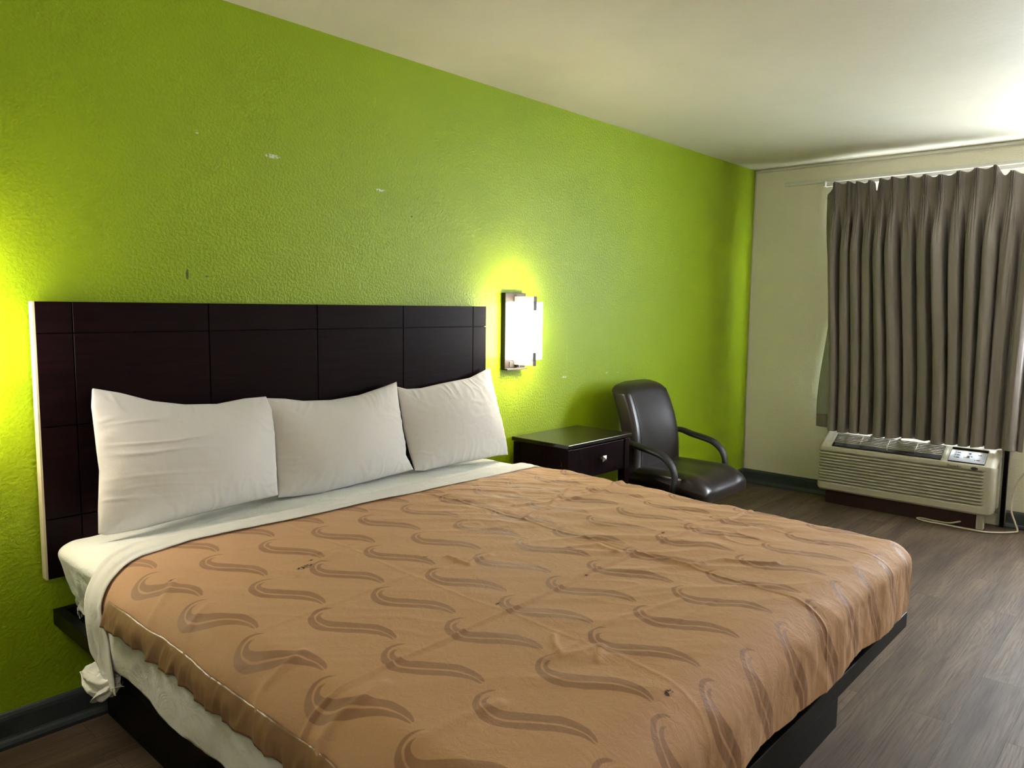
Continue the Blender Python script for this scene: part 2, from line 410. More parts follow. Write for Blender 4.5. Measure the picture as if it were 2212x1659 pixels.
def mat_glass():
    m = NT('window_glass'); m.t.nodes.remove(m.bsdf)
    a = m.n('ShaderNodeBsdfTransparent'); b = m.n('ShaderNodeBsdfGlossy'); b.inputs['Roughness'].default_value = 0.02
    x = m.n('ShaderNodeMixShader'); x.inputs[0].default_value = 0.06
    m.l(a.outputs[0], x.inputs[1]); m.l(b.outputs[0], x.inputs[2]); m.l(x.outputs[0], m.out.inputs[0]); return m.m
M_glass = mat_glass()

# ---------------------------------------------------------------- room shell
CH = 2.44; XL = -8.4; YF = -4.3
def struct(o): o['kind'] = 'structure'; return o
struct(boxes('floor', [(XL-.12, .12, YF-.12, .12, -0.1, 0)], M_floor))
struct(boxes('ceiling', [(XL-.12, .12, YF-.12, .12, CH, CH+.1)], M_ceil.m))
struct(boxes('wall_back', [(XL-.12, 0.12, 0, .12, 0, CH)], M_green.m))
WY0, WY1, WZ0, WZ1 = -3.05, -0.685, 0.93, 2.22
WYM, WZL = -1.775, 0.700
struct(boxes('wall_right', [(0, .12, WY1, 0, 0, CH), (0, .12, YF-.12, WY0, 0, CH), (0, .12, WY0, WYM, 0, WZ0), (0, .12, WYM, WY1, 0, WZL), (0, .12, WY0, WY1, WZ1, CH)], M_cream.m))
struct(boxes('wall_left', [(XL-.12, XL, YF-.12, .12, 0, CH)], M_cream.m))
struct(boxes('wall_front', [(XL-.12, .12, YF-.12, YF, 0, CH)], M_cream.m))
def baseboard(name, axis, a, b, side):
    # profile (out from wall, z): cap lip, flat board, shoe moulding
    prof = [(0, 0), (0.026, 0), (0.027, 0.012), (0.022, 0.022), (0.015, 0.028), (0.013, 0.034), (0.013, 0.088), (0.011, 0.098), (0.006, 0.106), (0, 0.11)]
    bm = bmesh.new(); R = []
    for t in (a, b):
        R.append([bm.verts.new((t, side*d, z) if axis == 'x' else (side*d, t, z)) for d, z in prof])
    for i in range(len(prof)-1): bm.faces.new((R[0][i], R[0][i+1], R[1][i+1], R[1][i]))
    bm.faces.new(R[0]); bm.faces.new(R[1][::-1])
    o = finish(name, bm, M_base); return struct(o)
baseboard('baseboard_back', 'x', XL, 0, -1)
bbr = baseboard('baseboard_right', 'y', -0.70, 0, -1)
b2 = baseboard('baseboard_right', 'y', YF, -1.80, -1)
bb3 = baseboard('baseboard_front', 'x', XL, 0, -1); bb3.location = (0, YF+0.0, 0); bb3.scale = (1, -1, 1)
# caulked bead where window wall meets ceiling, raised band over the curtain, corner bead
struct(tube('trim_1', spline([(-0.008, -0.005, CH-0.012), (-0.010, -0.7, CH-0.010), (-0.009, -1.5, CH-0.013), (-0.010, -2.6, CH-0.010), (-0.008, YF+.01, CH-0.012)], 6), 0.013, M_white, seg=8))
struct(boxes('trim_2', [(-0.022, 0.0, -3.0, -0.240, 2.296, 2.322)], M_white, bevel=0.004))
struct(boxes('trim_3', [(-0.006, 0.0, -3.0, -0.40, 2.155, 2.172)], M_cream.m, bevel=0.003))
struct(tube('trim_4', [(-0.004, -0.004, 0.11), (-0.004, -0.004, CH-.02)], 0.006, M_white, seg=6))
# window (behind the curtain) with frame and pane
wf = boxes('window_1', [(.02, .10, WY0, WY0+.05, WZ0, WZ1), (.02, .10, WY1-.05, WY1, WZL, WZ1), (.02, .10, WY0, WYM, WZ0, WZ0+.05), (.02, .10, WYM, WY1, WZL, WZL+.035), (.02, .10, WY0, WY1, WZ1-.05, WZ1),
                        (.03, .09, WYM-.025, WYM+.025, WZL, WZ1)], M_white, bevel=0.004); struct(wf)
boxes('window_pane', [(.055, .060, WY0+.04, WYM-.02, WZ0+.04, WZ1-.04)], M_glass, wf)
boxes('window_pane', [(.055, .060, WYM+.02, WY1-.04, WZL+.03, WZ1-.04)], M_glass, wf)
# door to the outside further along the window wall (out of frame)
dr = boxes('door_1', [(-.035, -.001, -4.08, -3.28, 0.01, 2.05)], M_white, bevel=0.004); struct(dr)
cyl('door_handle', (-0.07, -3.36, 1.0), 0.028, 0.05, M_nickel, dr, axis='x')
boxes('door_frame', [(-.05, -.001, -3.27, -3.19, 0, 2.12), (-.05, -.001, -4.17, -4.09, 0, 2.12), (-.05, -.001, -4.17, -3.19, 2.06, 2.13)], M_cream.m, dr, bevel=0.004)

# unseen glowing domes added on the ceiling to fill the room with light
def dome(x, y, label, mat):
    t = empty('fill_light', label, 'ceiling light', (x, y, CH))
    cyl('base', (0, 0, -0.012), 0.17, 0.024, M_nickel, t)
    n, k = 32, 8; P = np.zeros((n, k, 3))
    for i in range(n):
        for j in range(k):
            a = 2*PI*i/n; b = (PI/2)*j/(k-1)
            P[i, j] = (0.155*math.cos(b)*math.cos(a), 0.155*math.cos(b)*math.sin(a), -0.024-0.075*math.sin(b))
    grid('shade', P, mat, t, closed_u=True, flip=True)
    return t
dome(-6.2, -3.0, 'round glowing fill dome added behind the camera', M_dome)
dome(-2.5, -3.55, 'round glowing fill dome added unseen nearer the window wall', M_dome2)

# ---------------------------------------------------------------- headboard
HX0, HX1, HZ0, HZ1 = -4.960, -3.020, 0.512, 1.375
hb = empty('headboard', 'wide dark espresso headboard fixed to the green wall behind the pillows', 'headboard', (0, 0, 0))
vg = [HX0, -4.858, -4.421, -3.977, -3.540, -3.110, HX1]; hg = [HZ0, 0.701, 0.990, 1.278, HZ1]
g = 0.0016
for i in range(len(vg)-1):
    for j in range(len(hg)-1):
        pass
bm = bmesh.new()
for i in range(len(vg)-1):
    for j in range(len(hg)-1):
        box(bm, vg[i]+(g if i else 0), vg[i+1]-(g if i < len(vg)-2 else 0), -0.050, -0.040, hg[j]+(g if j else 0), hg[j+1]-(g if j < len(hg)-2 else 0))
finish('panel_tiles', bm, M_wood, hb, bevel=0.0009, seg=1)['label'] = 'grid of dark veneer panels divided by fine grooves'
boxes('backing_board', [(HX0+.001, HX1-.001, -0.0405, -0.018, HZ0+.001, HZ1-.001)], M_wood, hb)
boxes('edge_band', [(HX0-.006, HX0, -0.0495, -0.014, HZ0, HZ1)], M_edge, hb)['label'] = 'pale edge strip'
boxes('wall_cleat', [(HX0+.05, HX1-.05, -0.018, -0.0005, 1.15, 1.25), (HX0+.05, HX1-.05, -0.018, -0.0005, 0.62, 0.70)], M_black, hb)

# ---------------------------------------------------------------- bed frame
BX0, BX1, BY1 = -4.942, -3.045, -2.005; RZ0, RZ1 = 0.352, 0.402
bf = empty('bed_frame', 'black platform bed frame with a thin rail around the mattress and recessed plinth', 'bed frame', (0, 0, 0))
boxes('side_rail', [(BX0, BX0+.03, BY1+.03, -.012, RZ0, RZ1)], M_black, bf, bevel=0.002)
boxes('side_rail', [(BX1-.03, BX1, BY1+.03, -.012, RZ0, RZ1)], M_black, bf, bevel=0.002)
boxes('foot_rail', [(BX0, BX1, BY1, BY1+.03, RZ0, RZ1)], M_black, bf, bevel=0.002)
boxes('head_rail', [(BX0+.03, BX1-.03, -.042, -.012, RZ0, RZ1)], M_black, bf, bevel=0.002)
boxes('deck', [(BX0+.03, BX1-.03, BY1+.03, -.042, RZ0, RZ0+.018)], M_black, bf)
boxes('plinth', [(-4.800, -3.180, -1.848, -.03, 0.0, RZ0-.001), (-4.035, -4.03, -1.8505, -1.848, 0.0, RZ0-.001)], M_black, bf, bevel=0.002)

# ---------------------------------------------------------------- bed linen
CX = -3.99; HALF = 0.962; FRONT = 2.0
def ztop(x, y): u = (x-CX)/0.97; v = y/2.0; return 0.660-0.020*u*u-0.020*v*v
def drape(u, v, r, zoff, outw=0.0, inset=0.0, head=None, cap=None):
    xl = CX-HALF+r+inset; xr = CX+HALF-r-inset; vf = FRONT-r-inset
    ex = np.where(u < xl, u-xl, np.where(u > xr, u-xr, 0.0)); ey = np.maximum(0, v-vf)
    if head is not None: ey = ey+np.minimum(0, v-head)
    d = np.hypot(ex, ey); dd = np.where(d > 1e-9, d, 1)
    nx = ex/dd; ny = ey/dd; d0 = d
    if cap is not None: d = np.minimum(d, cap)
    cx = np.clip(u, xl, xr); cy = np.minimum(v, vf) if head is None else np.clip(v, head, vf)
    a = np.minimum(d/r, PI/2); o = r*np.sin(a); h = r*(1-np.cos(a))+np.maximum(0, d-r*PI/2)
    o = o+outw*sstep(0.0, r*1.4, d)
    # surface normal for displacement along it
    na = np.cos(a)
    P = np.stack([cx+nx*o, -(cy+ny*o), ztop(cx, cy)+zoff-h], -1)
    N = np.stack([nx*np.sin(a), -ny*np.sin(a), na], -1)
    return P, N, d0
def wrinkle(u, v, amp=1.0):
    """wrinkle height field of loosely spread cloth"""
    a = math.radians(-48); s = u*math.cos(a)+v*-math.sin(a)*-1; 
    s = u*0.67+v*0.74; t = -u*0.74+v*0.67
    w1 = np.maximum(0, ridge(s*1.9, t*6.5, 3)-0.35)*0.0075
    w2 = np.maximum(0, ridge(s*3.4+fbm(u*4, v*4, 2, 8)*0.7, t*12.0, 5)-0.55)*0.0045*sstep(-0.2, 0.35, pn(u*1.9, v*1.9, 77))*1.6
    w3 = fbm(u*3.2, v*3.2, 3, 11)*0.0030
    return amp*(w1+w2+w3)

# --- mattress in its fitted sheet
nu, nv = 330, 300
U, V = np.meshgrid(np.linspace(CX-HALF-0.19, CX+HALF+0.19, nu), np.linspace(0.055-0.20, FRONT+0.17, nv), indexing='ij')
P, N, d = drape(U, V, 0.055+0.033*sstep(0.32, 0.50, V), -0.004, 0.0, 0.012, head=0.115)
side = sstep(0.05, 0.22, d)
wr = fbm(U*7, V*7, 4, 21)*0.0018+side*np.maximum(0, ridge(U*13+fbm(U*6, V*6, 2, 3), V*12, 4)-0.3)*0.010
P = P+N*wr[..., None]
lip = np.exp(-((d-0.055)/0.03)**2)
P[..., 0] += -0.013*lip*(U < CX)
P[..., 0] += side*np.where(U < CX, 1, -1)*0.045*np.clip(d/0.26, 0, 1)*(V < 1.9)
P[..., 2] = np.maximum(P[..., 2], 0.374)
P[..., 1] = np.minimum(P[..., 1], -0.052)
o, us = grid('mattress', P, M_fitted, flip=True)
tag(o, 'thick mattress in a rumpled white fitted sheet, bare at its head corner', 'mattress')
bpy_mesh = o.data
# bottom face strip is open; close it with a flat underside part
boxes('underside', [(-4.86, -3.12, -1.90, -0.10, 0.3715, 0.385)], M_fitted, o)

vh_u = [-5.30, -5.08, -5.0, -4.926, -4.835, -4.687, -4.49, -4.3, -3.95, -3.63, -3.1, -2.95, -2.7]
vh_v = [0.70, 0.60, 0.555, 0.515, 0.458, 0.437, 0.460, 0.478, 0.492, 0.490, 0.458, 0.475, 0.50]
vf_u = [-5.30, -5.2, -5.12, -5.02, -4.953, -4.817, -4.6, -4.13, -3.54, -3.0, -2.7]
vf_v = [0.64, 0.57, 0.47, 0.44, 0.410, 0.325, 0.345, 0.385, 0.345, 0.36, 0.40]
def vhead(u): return np.interp(u, vh_u, vh_v)
def vfold(u): return np.interp(u, vf_u, vf_v)
# --- flat sheet: under layer hanging down the near side
fs = empty('flat_sheet', 'white top sheet folded back over the tan bedspread and hanging down the near side', 'sheet', (0, 0, 0))
nu, nv = 320, 240
uu = np.linspace(CX-HALF-0.245, CX+HALF+0.12, nu); tt = np.linspace(0, 1, nv)
U = np.repeat(uu[:, None], nv, 1); v0 = vfold(U)+0.03
V = v0+(1.93-v0)*tt[None, :]
lim = 0.288+0.012*pn(V*5, 0*V, 13)+0.006*np.sin(V*9)
P, N, d = drape(U, V, 0.092, 0.003, 0.010, cap=np.where(U < CX, lim, 9))
hang = sstep(0.07, 0.24, d)
w_ = fbm(U*5, V*5, 4, 31)*0.0012+hang*(pn(V*4.0, U*1.5, 6)*0.010+np.maximum(0, ridge(V*5, U*5+V*3, 9)-0.4)*0.006+0.014)+hang*fbm(V*12, U*12, 3, 19)*0.002
P = P+N*w_[..., None]*np.where(d > 0.05, 1, 0.4)[..., None]
keep = ((d <= lim) | (U > CX))
kq = keep[:-1, :-1] | keep[1:, :-1] | keep[1:, 1:] | keep[:-1, 1:]
grid('hanging_layer', P, M_sheet, fs, keep=kq, solid=0.0015, flip=True)
# folded-back band over the spread
nu, nv = 460, 60
uu = np.linspace(CX-HALF-0.235, CX+HALF+0.13, nu); tt = np.linspace(0, 1, nv)
U = np.repeat(uu[:, None], nv, 1); v0 = vfold(U); v1 = vhead(U)+0.003*pn(U*6, 0*U, 2)
V = v0+(v1-v0)*tt[None, :]
P, N, d = drape(U, V, 0.097, 0.0, 0.014)
T = np.repeat(tt[None, :], nu, 0)
prof = 0.0185-0.0155*np.clip(1-T*7, 0, 1)**2-0.004*np.clip((T-0.93)/0.07, 0, 1)**2
w_ = prof+0.0035*np.sin(T*13+pn(U*2.2, T*2, 6)*3.2)*sstep(0.1, 0.3, T)*(0.6+pn(U*3, 0*U, 8))+fbm(U*7, V*14, 4, 41)*0.0016
w_ = w_+sstep(0.08, 0.2, d)*(0.004+pn(V*11, U*2.0, 7)*0.010)*(U < CX)
P = P+N*w_[..., None]
grid('fold_over_band', P, M_sheet, fs, solid=0.003, flip=True)

# --- bedspread
SW_A = [[0.0, -0.0], [-0.0128, -0.0141], [-0.0323, -0.0196], [-0.0506, -0.0165], [-0.0751, 0.0016], [-0.0909, 0.0277], [-0.0952, 0.0568], [-0.0901, 0.0806], [-0.0791, 0.0993], [-0.0631, 0.1251], [-0.0395, 0.1552], [-0.0256, 0.1785], [-0.0156, 0.2014], [-0.0122, 0.2184], [-0.01, 0.2323], [-0.007, 0.2318], [-0.0039, 0.2141], [-0.0035, 0.1931], [-0.0117, 0.1639], [-0.025, 0.1394], [-0.0486, 0.1085], [-0.0699, 0.0791], [-0.0755, 0.0535], [-0.0718, 0.0274], [-0.0614, 0.0062], [-0.0441, -0.0074], [-0.0239, -0.0102]]
SW_B = [[-0.0238, 0.0068], [-0.0392, -0.0011], [-0.0551, 0.006], [-0.0689, 0.0263], [-0.0699, 0.0512], [-0.0659, 0.0743], [-0.0449, 0.1042], [-0.0216, 0.1357], [-0.0069, 0.1609], [-0.0008, 0.1904], [-0.0011, 0.2133], [-0.0038, 0.2314], [-0.0013, 0.2326], [0.0058, 0.2248], [0.0143, 0.2021], [0.017, 0.1722], [0.012, 0.1431], [-0.0047, 0.1172], [-0.0218, 0.0914], [-0.0444, 0.0578], [-0.053, 0.0352], [-0.0502, 0.0159], [-0.0375, 0.0055]]
def smooth_poly(poly, n=5):
    P = np.array(poly); m = len(P); out = []
    for i in range(m):
        p0, p1, p2, p3 = P[i-1], P[i], P[(i+1) % m], P[(i+2) % m]
        for k in range(n):
            t = k/n; out.append(0.5*(2*p1+(p2-p0)*t+(2*p0-5*p1+4*p2-p3)*t*t+(3*p1-p0-3*p2+p3)*t**3))
    return np.array(out)
def sdf_poly(X, Y, poly):
    """signed distance (negative inside) to closed polygon, vectorised"""
    d2 = np.full(X.shape, 1e9); inside = np.zeros(X.shape, bool); n = len(poly)
    for i in range(n):
        ax, ay = poly[i]; bx, by = poly[(i+1) % n]; ex, ey = bx-ax, by-ay
        t = np.clip(((X-ax)*ex+(Y-ay)*ey)/(ex*ex+ey*ey+1e-12), 0, 1)
        d2 = np.minimum(d2, (X-ax-t*ex)**2+(Y-ay-t*ey)**2)
        c = ((ay > Y) != (by > Y)); xx = ax+(Y-ay)*ex/(ey if abs(ey) > 1e-12 else 1e-12)
        inside ^= (c & (X < xx))
    return np.where(inside, -1, 1)*np.sqrt(d2)
PU, PV = 0.179, 0.271
cell_n = (240, 360)   # high resolution table of one repeat
cx_ = np.linspace(-0.13, PU-0.13, cell_n[0]); cy_ = np.linspace(-0.03, PV-0.03, cell_n[1])
GX, GY = np.meshgrid(cx_, cy_, indexing='ij')
TA = sdf_poly(GX, GY, smooth_poly(SW_A)); TB = sdf_poly(GX, GY, smooth_poly(SW_B))
def swirl_at(u, v, T):
    lu = ((u-(-4.667)+0.13) % PU)/PU*(cell_n[0]-1); lv = ((v-1.430+0.03) % PV)/PV*(cell_n[1]-1)
    i = np.minimum(lu.astype(int), cell_n[0]-2); j = np.minimum(lv.astype(int), cell_n[1]-2); a = lu-i; b = lv-j
    return (T[i, j]*(1-a)+T[i+1, j]*a)*(1-b)+(T[i, j+1]*(1-a)+T[i+1, j+1]*a)*b
def seg_d(u, v, pts):
    d = np.full(u.shape, 9.0)
    for (ax, ay), (bx, by) in zip(pts[:-1], pts[1:]):
        ex, ey = bx-ax, by-ay; t = np.clip(((u-ax)*ex+(v-ay)*ey)/(ex*ex+ey*ey), 0, 1)
        d = np.minimum(d, np.hypot(u-ax-t*ex, v-ay-t*ey))
    return d
def spread_height(U, V, d):
    nzl = 0.012*pn(U*4, V*4, 17)
    hgt = 0*U
    # pressed fold lines
    for vv, a, lo, hi in ((0.79, .5, -4.7, -4.2), (1.125, .8, -4.95, -4.1), (1.46, 1.5, -5.1, -2.9), (1.79, .6, -4.3, -3.1)):
        q = V-vv-nzl-0.02*pn(U*2, 0*U, 5); m = sstep(lo, lo+.2, U)*(1-sstep(hi-.2, hi, U))
        hgt = hgt+a*m*(0.0030*np.exp(-(q/0.005)**2)-0.0013*np.exp(-((q-0.014)/0.012)**2))
    for u0, a in ((-3.82, 1.2), (-4.40, .35), (-3.28, .6)):
        q = U-u0-nzl-0.02*pn(0*U, V*2, 6)
        hgt = hgt+a*(0.0030*np.exp(-(q/0.005)**2)-0.0012*np.exp(-((q-0.014)/0.012)**2))
    # individual creases
    for pts, a, wd in (([(-3.712, .872), (-3.548, .931), (-3.324, .979), (-3.088, .905)], 6, .012), ([(-3.35, .91), (-3.19, .93), (-2.94, .875)], 5, .010),
                       ([(-3.82, 1.01), (-3.65, .97), (-3.36, .85)], 6, .011), ([(-4.243, 1.10), (-4.252, 1.188), (-4.145, 1.175)], 6, .009),
                       ([(-3.93, 1.30), (-3.84, 1.33), (-3.87, 1.42)], 6, .012), ([(-3.825, 1.565), (-3.79, 1.64), (-3.69, 1.67), (-3.61, 1.79)], 8, .014),
                       ([(-4.42, 1.63), (-4.49, 1.71), (-4.44, 1.73), (-4.38, 1.74), (-4.45, 1.78)], 4, .008), ([(-4.525, 1.70), (-4.41, 1.70), (-4.245, 1.69), (-4.166, 1.72), (-4.03, 1.74)], 4, .009),
                       ([(-4.61, .919), (-4.50, .862), (-4.39, .84)], 4, .010), ([(-5.06, 1.41), (-4.95, 1.315), (-4.84, 1.30)], 6, .014),
                       ([(-5.04, 1.59), (-4.95, 1.533), (-4.81, 1.527)], 7, .014), ([(-4.904, 1.70), (-4.82, 1.714), (-4.70, 1.736)], 5, .014),
                       ([(-4.97, .82), (-4.90, .76), (-4.84, .70)], 5, .012), ([(-4.99, 1.02), (-4.92, .95), (-4.86, .92)], 4, .012)):
        dd = seg_d(U+0.01*pn(U*9, V*9, 4), V+0.01*pn(U*9, V*9, 14), pts); hgt = hgt+a*0.001*np.exp(-(dd/wd)**2)
    m_r = 0.30+0.95*sstep(-4.25, -3.75, U)*(1-0.45*sstep(1.35, 1.7, V))+0.35*np.exp(-((U+4.45)/.3)**2-((V-1.75)/.2)**2)
    head_m = sstep(0.0, 0.1, V-vhead(U))
    hgt = hgt+wrinkle(U, V, 1.0)*m_r*(0.35+0.65*head_m)
    # crumples
    cr = np.abs(fbm(U*11, V*11, 4, 51)); hgt = hgt+0.0016*cr*m_r
    return hgt
DL, DF, DR = 0.169, 0.277, 0.22
nu, nv = 560, 430
uu = np.linspace(CX-HALF+0.10-DL-0.012, CX+HALF-0.06+DR+0.005, nu); tt = np.linspace(0, 1, nv)
U = np.repeat(uu[:, None], nv, 1); v0 = vhead(U)-0.05; vmax = FRONT-0.10+DF+0.02
V = v0+(vmax-v0)*tt[None, :]
# softer rounding on the near side than on the far side
RR = 0.10-0.036*sstep(CX-0.3, CX+0.5, U)
DF = 0.220+0.571*RR; DR = 0.20
# trim to a hem that follows the corner
ang = np.arctan2(np.maximum(0, V-(FRONT-RR)), np.maximum(1e-6, np.abs(U-CX)-(HALF-RR)))
wside = np.clip(ang/(PI/2), 0, 1)
lim = np.where(U < CX, DL*(1-wside)+DF*wside, DR*(1-wside)+DF*wside)
lim = lim+np.where(V > FRONT-.1, -0.006+0.008*pn(U*5, 0*U, 71)-0.012*(np.exp(-((U+3.62)/.10)**2)+np.exp(-((U+4.15)/.12)**2)), 0.006*pn(0*U, V*7, 72))
P, N, d = drape(U, V, RR, 0.0085, 0.016, cap=lim)
hgt = spread_height(U, V, d)
front = sstep(FRONT-0.05, FRONT+0.08, V)
dep = np.clip((V-(FRONT-0.08))/DF, 0, 1)
fold = front*dep*(0.010*pn(U*4.6, V*1.0, 61)+0.006*pn(U*10+V*2, V*2, 62)+0.006*np.maximum(0, ridge(U*7+0.5*V, V*1.5, 63)-0.35))
fold = fold+front*0.004*np.abs(fbm(U*9, V*6, 3, 64))
leftd = sstep(0.05, 0.15, d)*(U < CX)*(V < FRONT-0.05)
fold = fold+leftd*(0.010*pn(V*7, U*2, 65)+0.006)
P = P+N*(hgt*(1-0.5*front)+fold)[..., None]
keep = d <= lim
kq = keep[:-1, :-1] | keep[1:, :-1] | keep[1:, 1:] | keep[:-1, 1:]
bs, us = grid('bedspread', P, M_spread, keep=kq, solid=0.0022, flip=True)
tag(bs, 'tan satin bedspread with woven S-shaped swirls spread over the bed', 'bedspread')
attr(bs, 'swirl_outer', swirl_at(U, V, TA), us); attr(bs, 'swirl_inner', swirl_at(U, V, TB), us)
st = np.full(U.shape, 1.0)
for (a, b), r in (((-4.570, 0.874), 0.012), ((-4.555, 0.868), 0.008), ((-4.528, 0.838), 0.004), ((-4.446, 1.938), 0.006), ((-4.079, 1.47), 0.004), ((-3.596, 1.414), 0.005),
                  ((-4.383, 1.428), 0.004), ((-4.86, 0.70), 0.005), ((-4.29, 1.055), 0.003)):
    st = np.minimum(st, np.hypot((U-a)*0.6, (V-b)*1.3)-r)
attr(bs, 'stain', st, us)
# satin border hanging on the near side, from head end to the foot corner
nv2 = 380; vv = np.linspace(0.575, FRONT-0.02, nv2); nk = 12
K = np.repeat(np.linspace(0, 1, nk)[:, None], nv2, 1); V = np.repeat(vv[None, :], nk, 0)
dtop = 0.116+0.006*pn(0*V, V*7, 72); U = CX-HALF+0.10-(dtop+K*0.058)
P, N, d = drape(U, V, 0.10, 0.0085, 0.016)
leftd = sstep(0.05, 0.15, d)
base_ = leftd*(0.010*pn(V*7, (CX-HALF+0.10-dtop)*2, 65)+0.006)
ruf = K*(0.004*np.sin(V*62+6*pn(V*3, 0*V, 5))*(0.5+0.5*pn(V*4, 0*V, 9))+0.007*pn(V*14, K, 81)+0.009*np.maximum(0, ridge(V*19, K*0.5, 82)-0.2)+0.006)
P = P+N*(base_+ruf+0.0055)[..., None]; P[..., 2] += 0.004*pn(V*8, 0*V, 83)*K
hb_, _ = grid('satin_border', P, M_satin, bs, solid=0.0007, flip=False); hb_['label'] = 'shiny puckered satin hem strip'
# side flap edge at the far foot corner: folded corner of the spread
nk, nz = 14, 30
P = np.zeros((nk, nz, 3))
for i in range(nk):
    for j in range(nz):
        s = i/(nk-1); t = j/(nz-1)
        P[i, j] = (-3.040+0.020*math.sin(s*PI)+0.010*t*s+0.004, -1.93-0.072*s-0.006*math.sin(t*5)*s, 0.590-0.185*t-0.01*s*t)
cf, _ = grid('corner_fold', P, M_spread, bs, solid=0.002)
for nme in ('swirl_outer', 'swirl_inner', 'stain'):
    a = cf.data.attributes.new(nme, 'FLOAT', 'POINT'); a.data.foreach_set('value', [1.0]*len(cf.data.vertices))

# bunched sheet corner poking out under the mattress
def bunch():
    n, k = 72, 40; P = np.zeros((n, k, 3))
    th = np.linspace(0, 2*PI, n, endpoint=False)[:, None]; ph = np.linspace(0, 1, k)[None, :]
    # axis runs outward (-x) and to the wall (+y) from under the sheet
    r = np.sin(np.clip(ph*1.08, 0, 1)*PI*0.80+0.30)**0.8
    r = r*(1-sstep(0.86, 1.0, ph)*0.93)
    ruff = 1+0.30*np.sin(th*5+ph*3)*sstep(0.15, 0.9, ph)+0.10*np.sin(th*9-ph*5)
    rx = 0.050*r*ruff; rz = 0.036*r*ruff
    ax = -4.950-0.055*ph; ay = -0.590+0.150*ph; az = 0.376-0.012*ph-0.020*np.sin(ph*PI)
    P[..., 0] = ax+rx*np.cos(th)*0.55; P[..., 1] = ay+rx*np.cos(th)*0.9; P[..., 2] = az+rz*np.sin(th)
    P[..., 2] += 0.006*fbm(P[..., 0]*30, P[..., 1]*30, 3, 5)
    b, _ = grid('sheet_corner', P, M_sheet, fs, closed_u=True); b['label'] = 'bunched white sheet corner sticking out over the side rail'
    # trailing ruffle
    n, k = 90, 16; s = np.linspace(0, 1, n)[:, None]; t = np.linspace(0, 1, k)[None, :]
    P = np.zeros((n, k, 3))
    P[..., 0] = -4.965-0.025*np.sin(s*PI)*(0.4+t)-0.020*np.sin(s*15)*t
    P[..., 1] = -0.480-0.165*s+0.006*np.sin(s*15+1)*t
    P[..., 2] = 0.380-0.060*t*np.sin(np.clip(s*1.1+0.12, 0, 1)*PI)-0.008*np.cos(s*15)*t
    grid('sheet_ruffle', P, M_sheet, b, solid=0.0015)
    text('laundry_mark', 'RE', 0.016, (-4.992, -0.560, 0.350), (math.radians(68), 0, math.radians(-22)), M_ink, b)
bunch()

# ---------------------------------------------------------------- pillows
PILL = {1: dict(top=[(-4.823, 0.46), (-4.743, 0.439), (-4.647, 0.404), (-4.542, 0.383), (-4.429, 0.375), (-4.322, 0.386), (-4.238, 0.386)], right=[(-4.238, 0.386), (-4.224, 0.338), (-4.229, 0.243), (-4.238, 0.166), (-4.244, 0.107), (-4.252, 0.02)], bottom=[(-4.863, 0.010), (-4.842, 0.0), (-4.746, -0.002), (-4.598, 0.006), (-4.434, 0.014), (-4.252, 0.02)], left=[(-4.823, 0.46), (-4.833, 0.402), (-4.834, 0.343), (-4.836, 0.256), (-4.836, 0.201), (-4.843, 0.156), (-4.854, 0.086), (-4.863, 0.010)]),
        2: dict(top=[(-4.238, 0.379), (-4.157, 0.37), (-4.08, 0.355), (-3.955, 0.348), (-3.819, 0.357), (-3.695, 0.381), (-3.613, 0.399)], right=[(-3.613, 0.399), (-3.624, 0.291), (-3.628, 0.191), (-3.626, 0.131), (-3.632, 0.082), (-3.602, 0.015)], bottom=[(-4.250, 0.008), (-4.182, 0.001), (-4.063, -0.006), (-3.844, 0.003), (-3.674, 0.011), (-3.602, 0.015)], left=[(-4.238, 0.379), (-4.228, 0.26), (-4.237, 0.167), (-4.243, 0.074), (-4.250, 0.008)]),
        3: dict(top=[(-3.614, 0.378), (-3.56, 0.363), (-3.481, 0.361), (-3.353, 0.374), (-3.172, 0.388), (-3.071, 0.416), (-3.022, 0.430)], right=[(-3.022, 0.430), (-3.023, 0.351), (-3.021, 0.259), (-3.011, 0.143), (-3.002, 0.051), (-3.004, -0.005)], bottom=[(-3.593, 0.008), (-3.548, -0.001), (-3.439, 0.001), (-3.326, 0.001), (-3.206, 0.001), (-3.08, 0.001), (-3.004, -0.005)], left=[(-3.614, 0.378), (-3.614, 0.29), (-3.616, 0.19), (-3.607, 0.088), (-3.593, 0.008)])}
def edge_at(pts, t):
    pts = np.array(pts); L = np.concatenate([[0], np.cumsum(np.hypot(*np.diff(pts, axis=0).T))]); L /= L[-1]
    k = 9; ts = np.clip(t, 0, 1); x = np.interp(ts, L, pts[:, 0]); y = np.interp(ts, L, pts[:, 1]); return np.stack([x, y], -1)
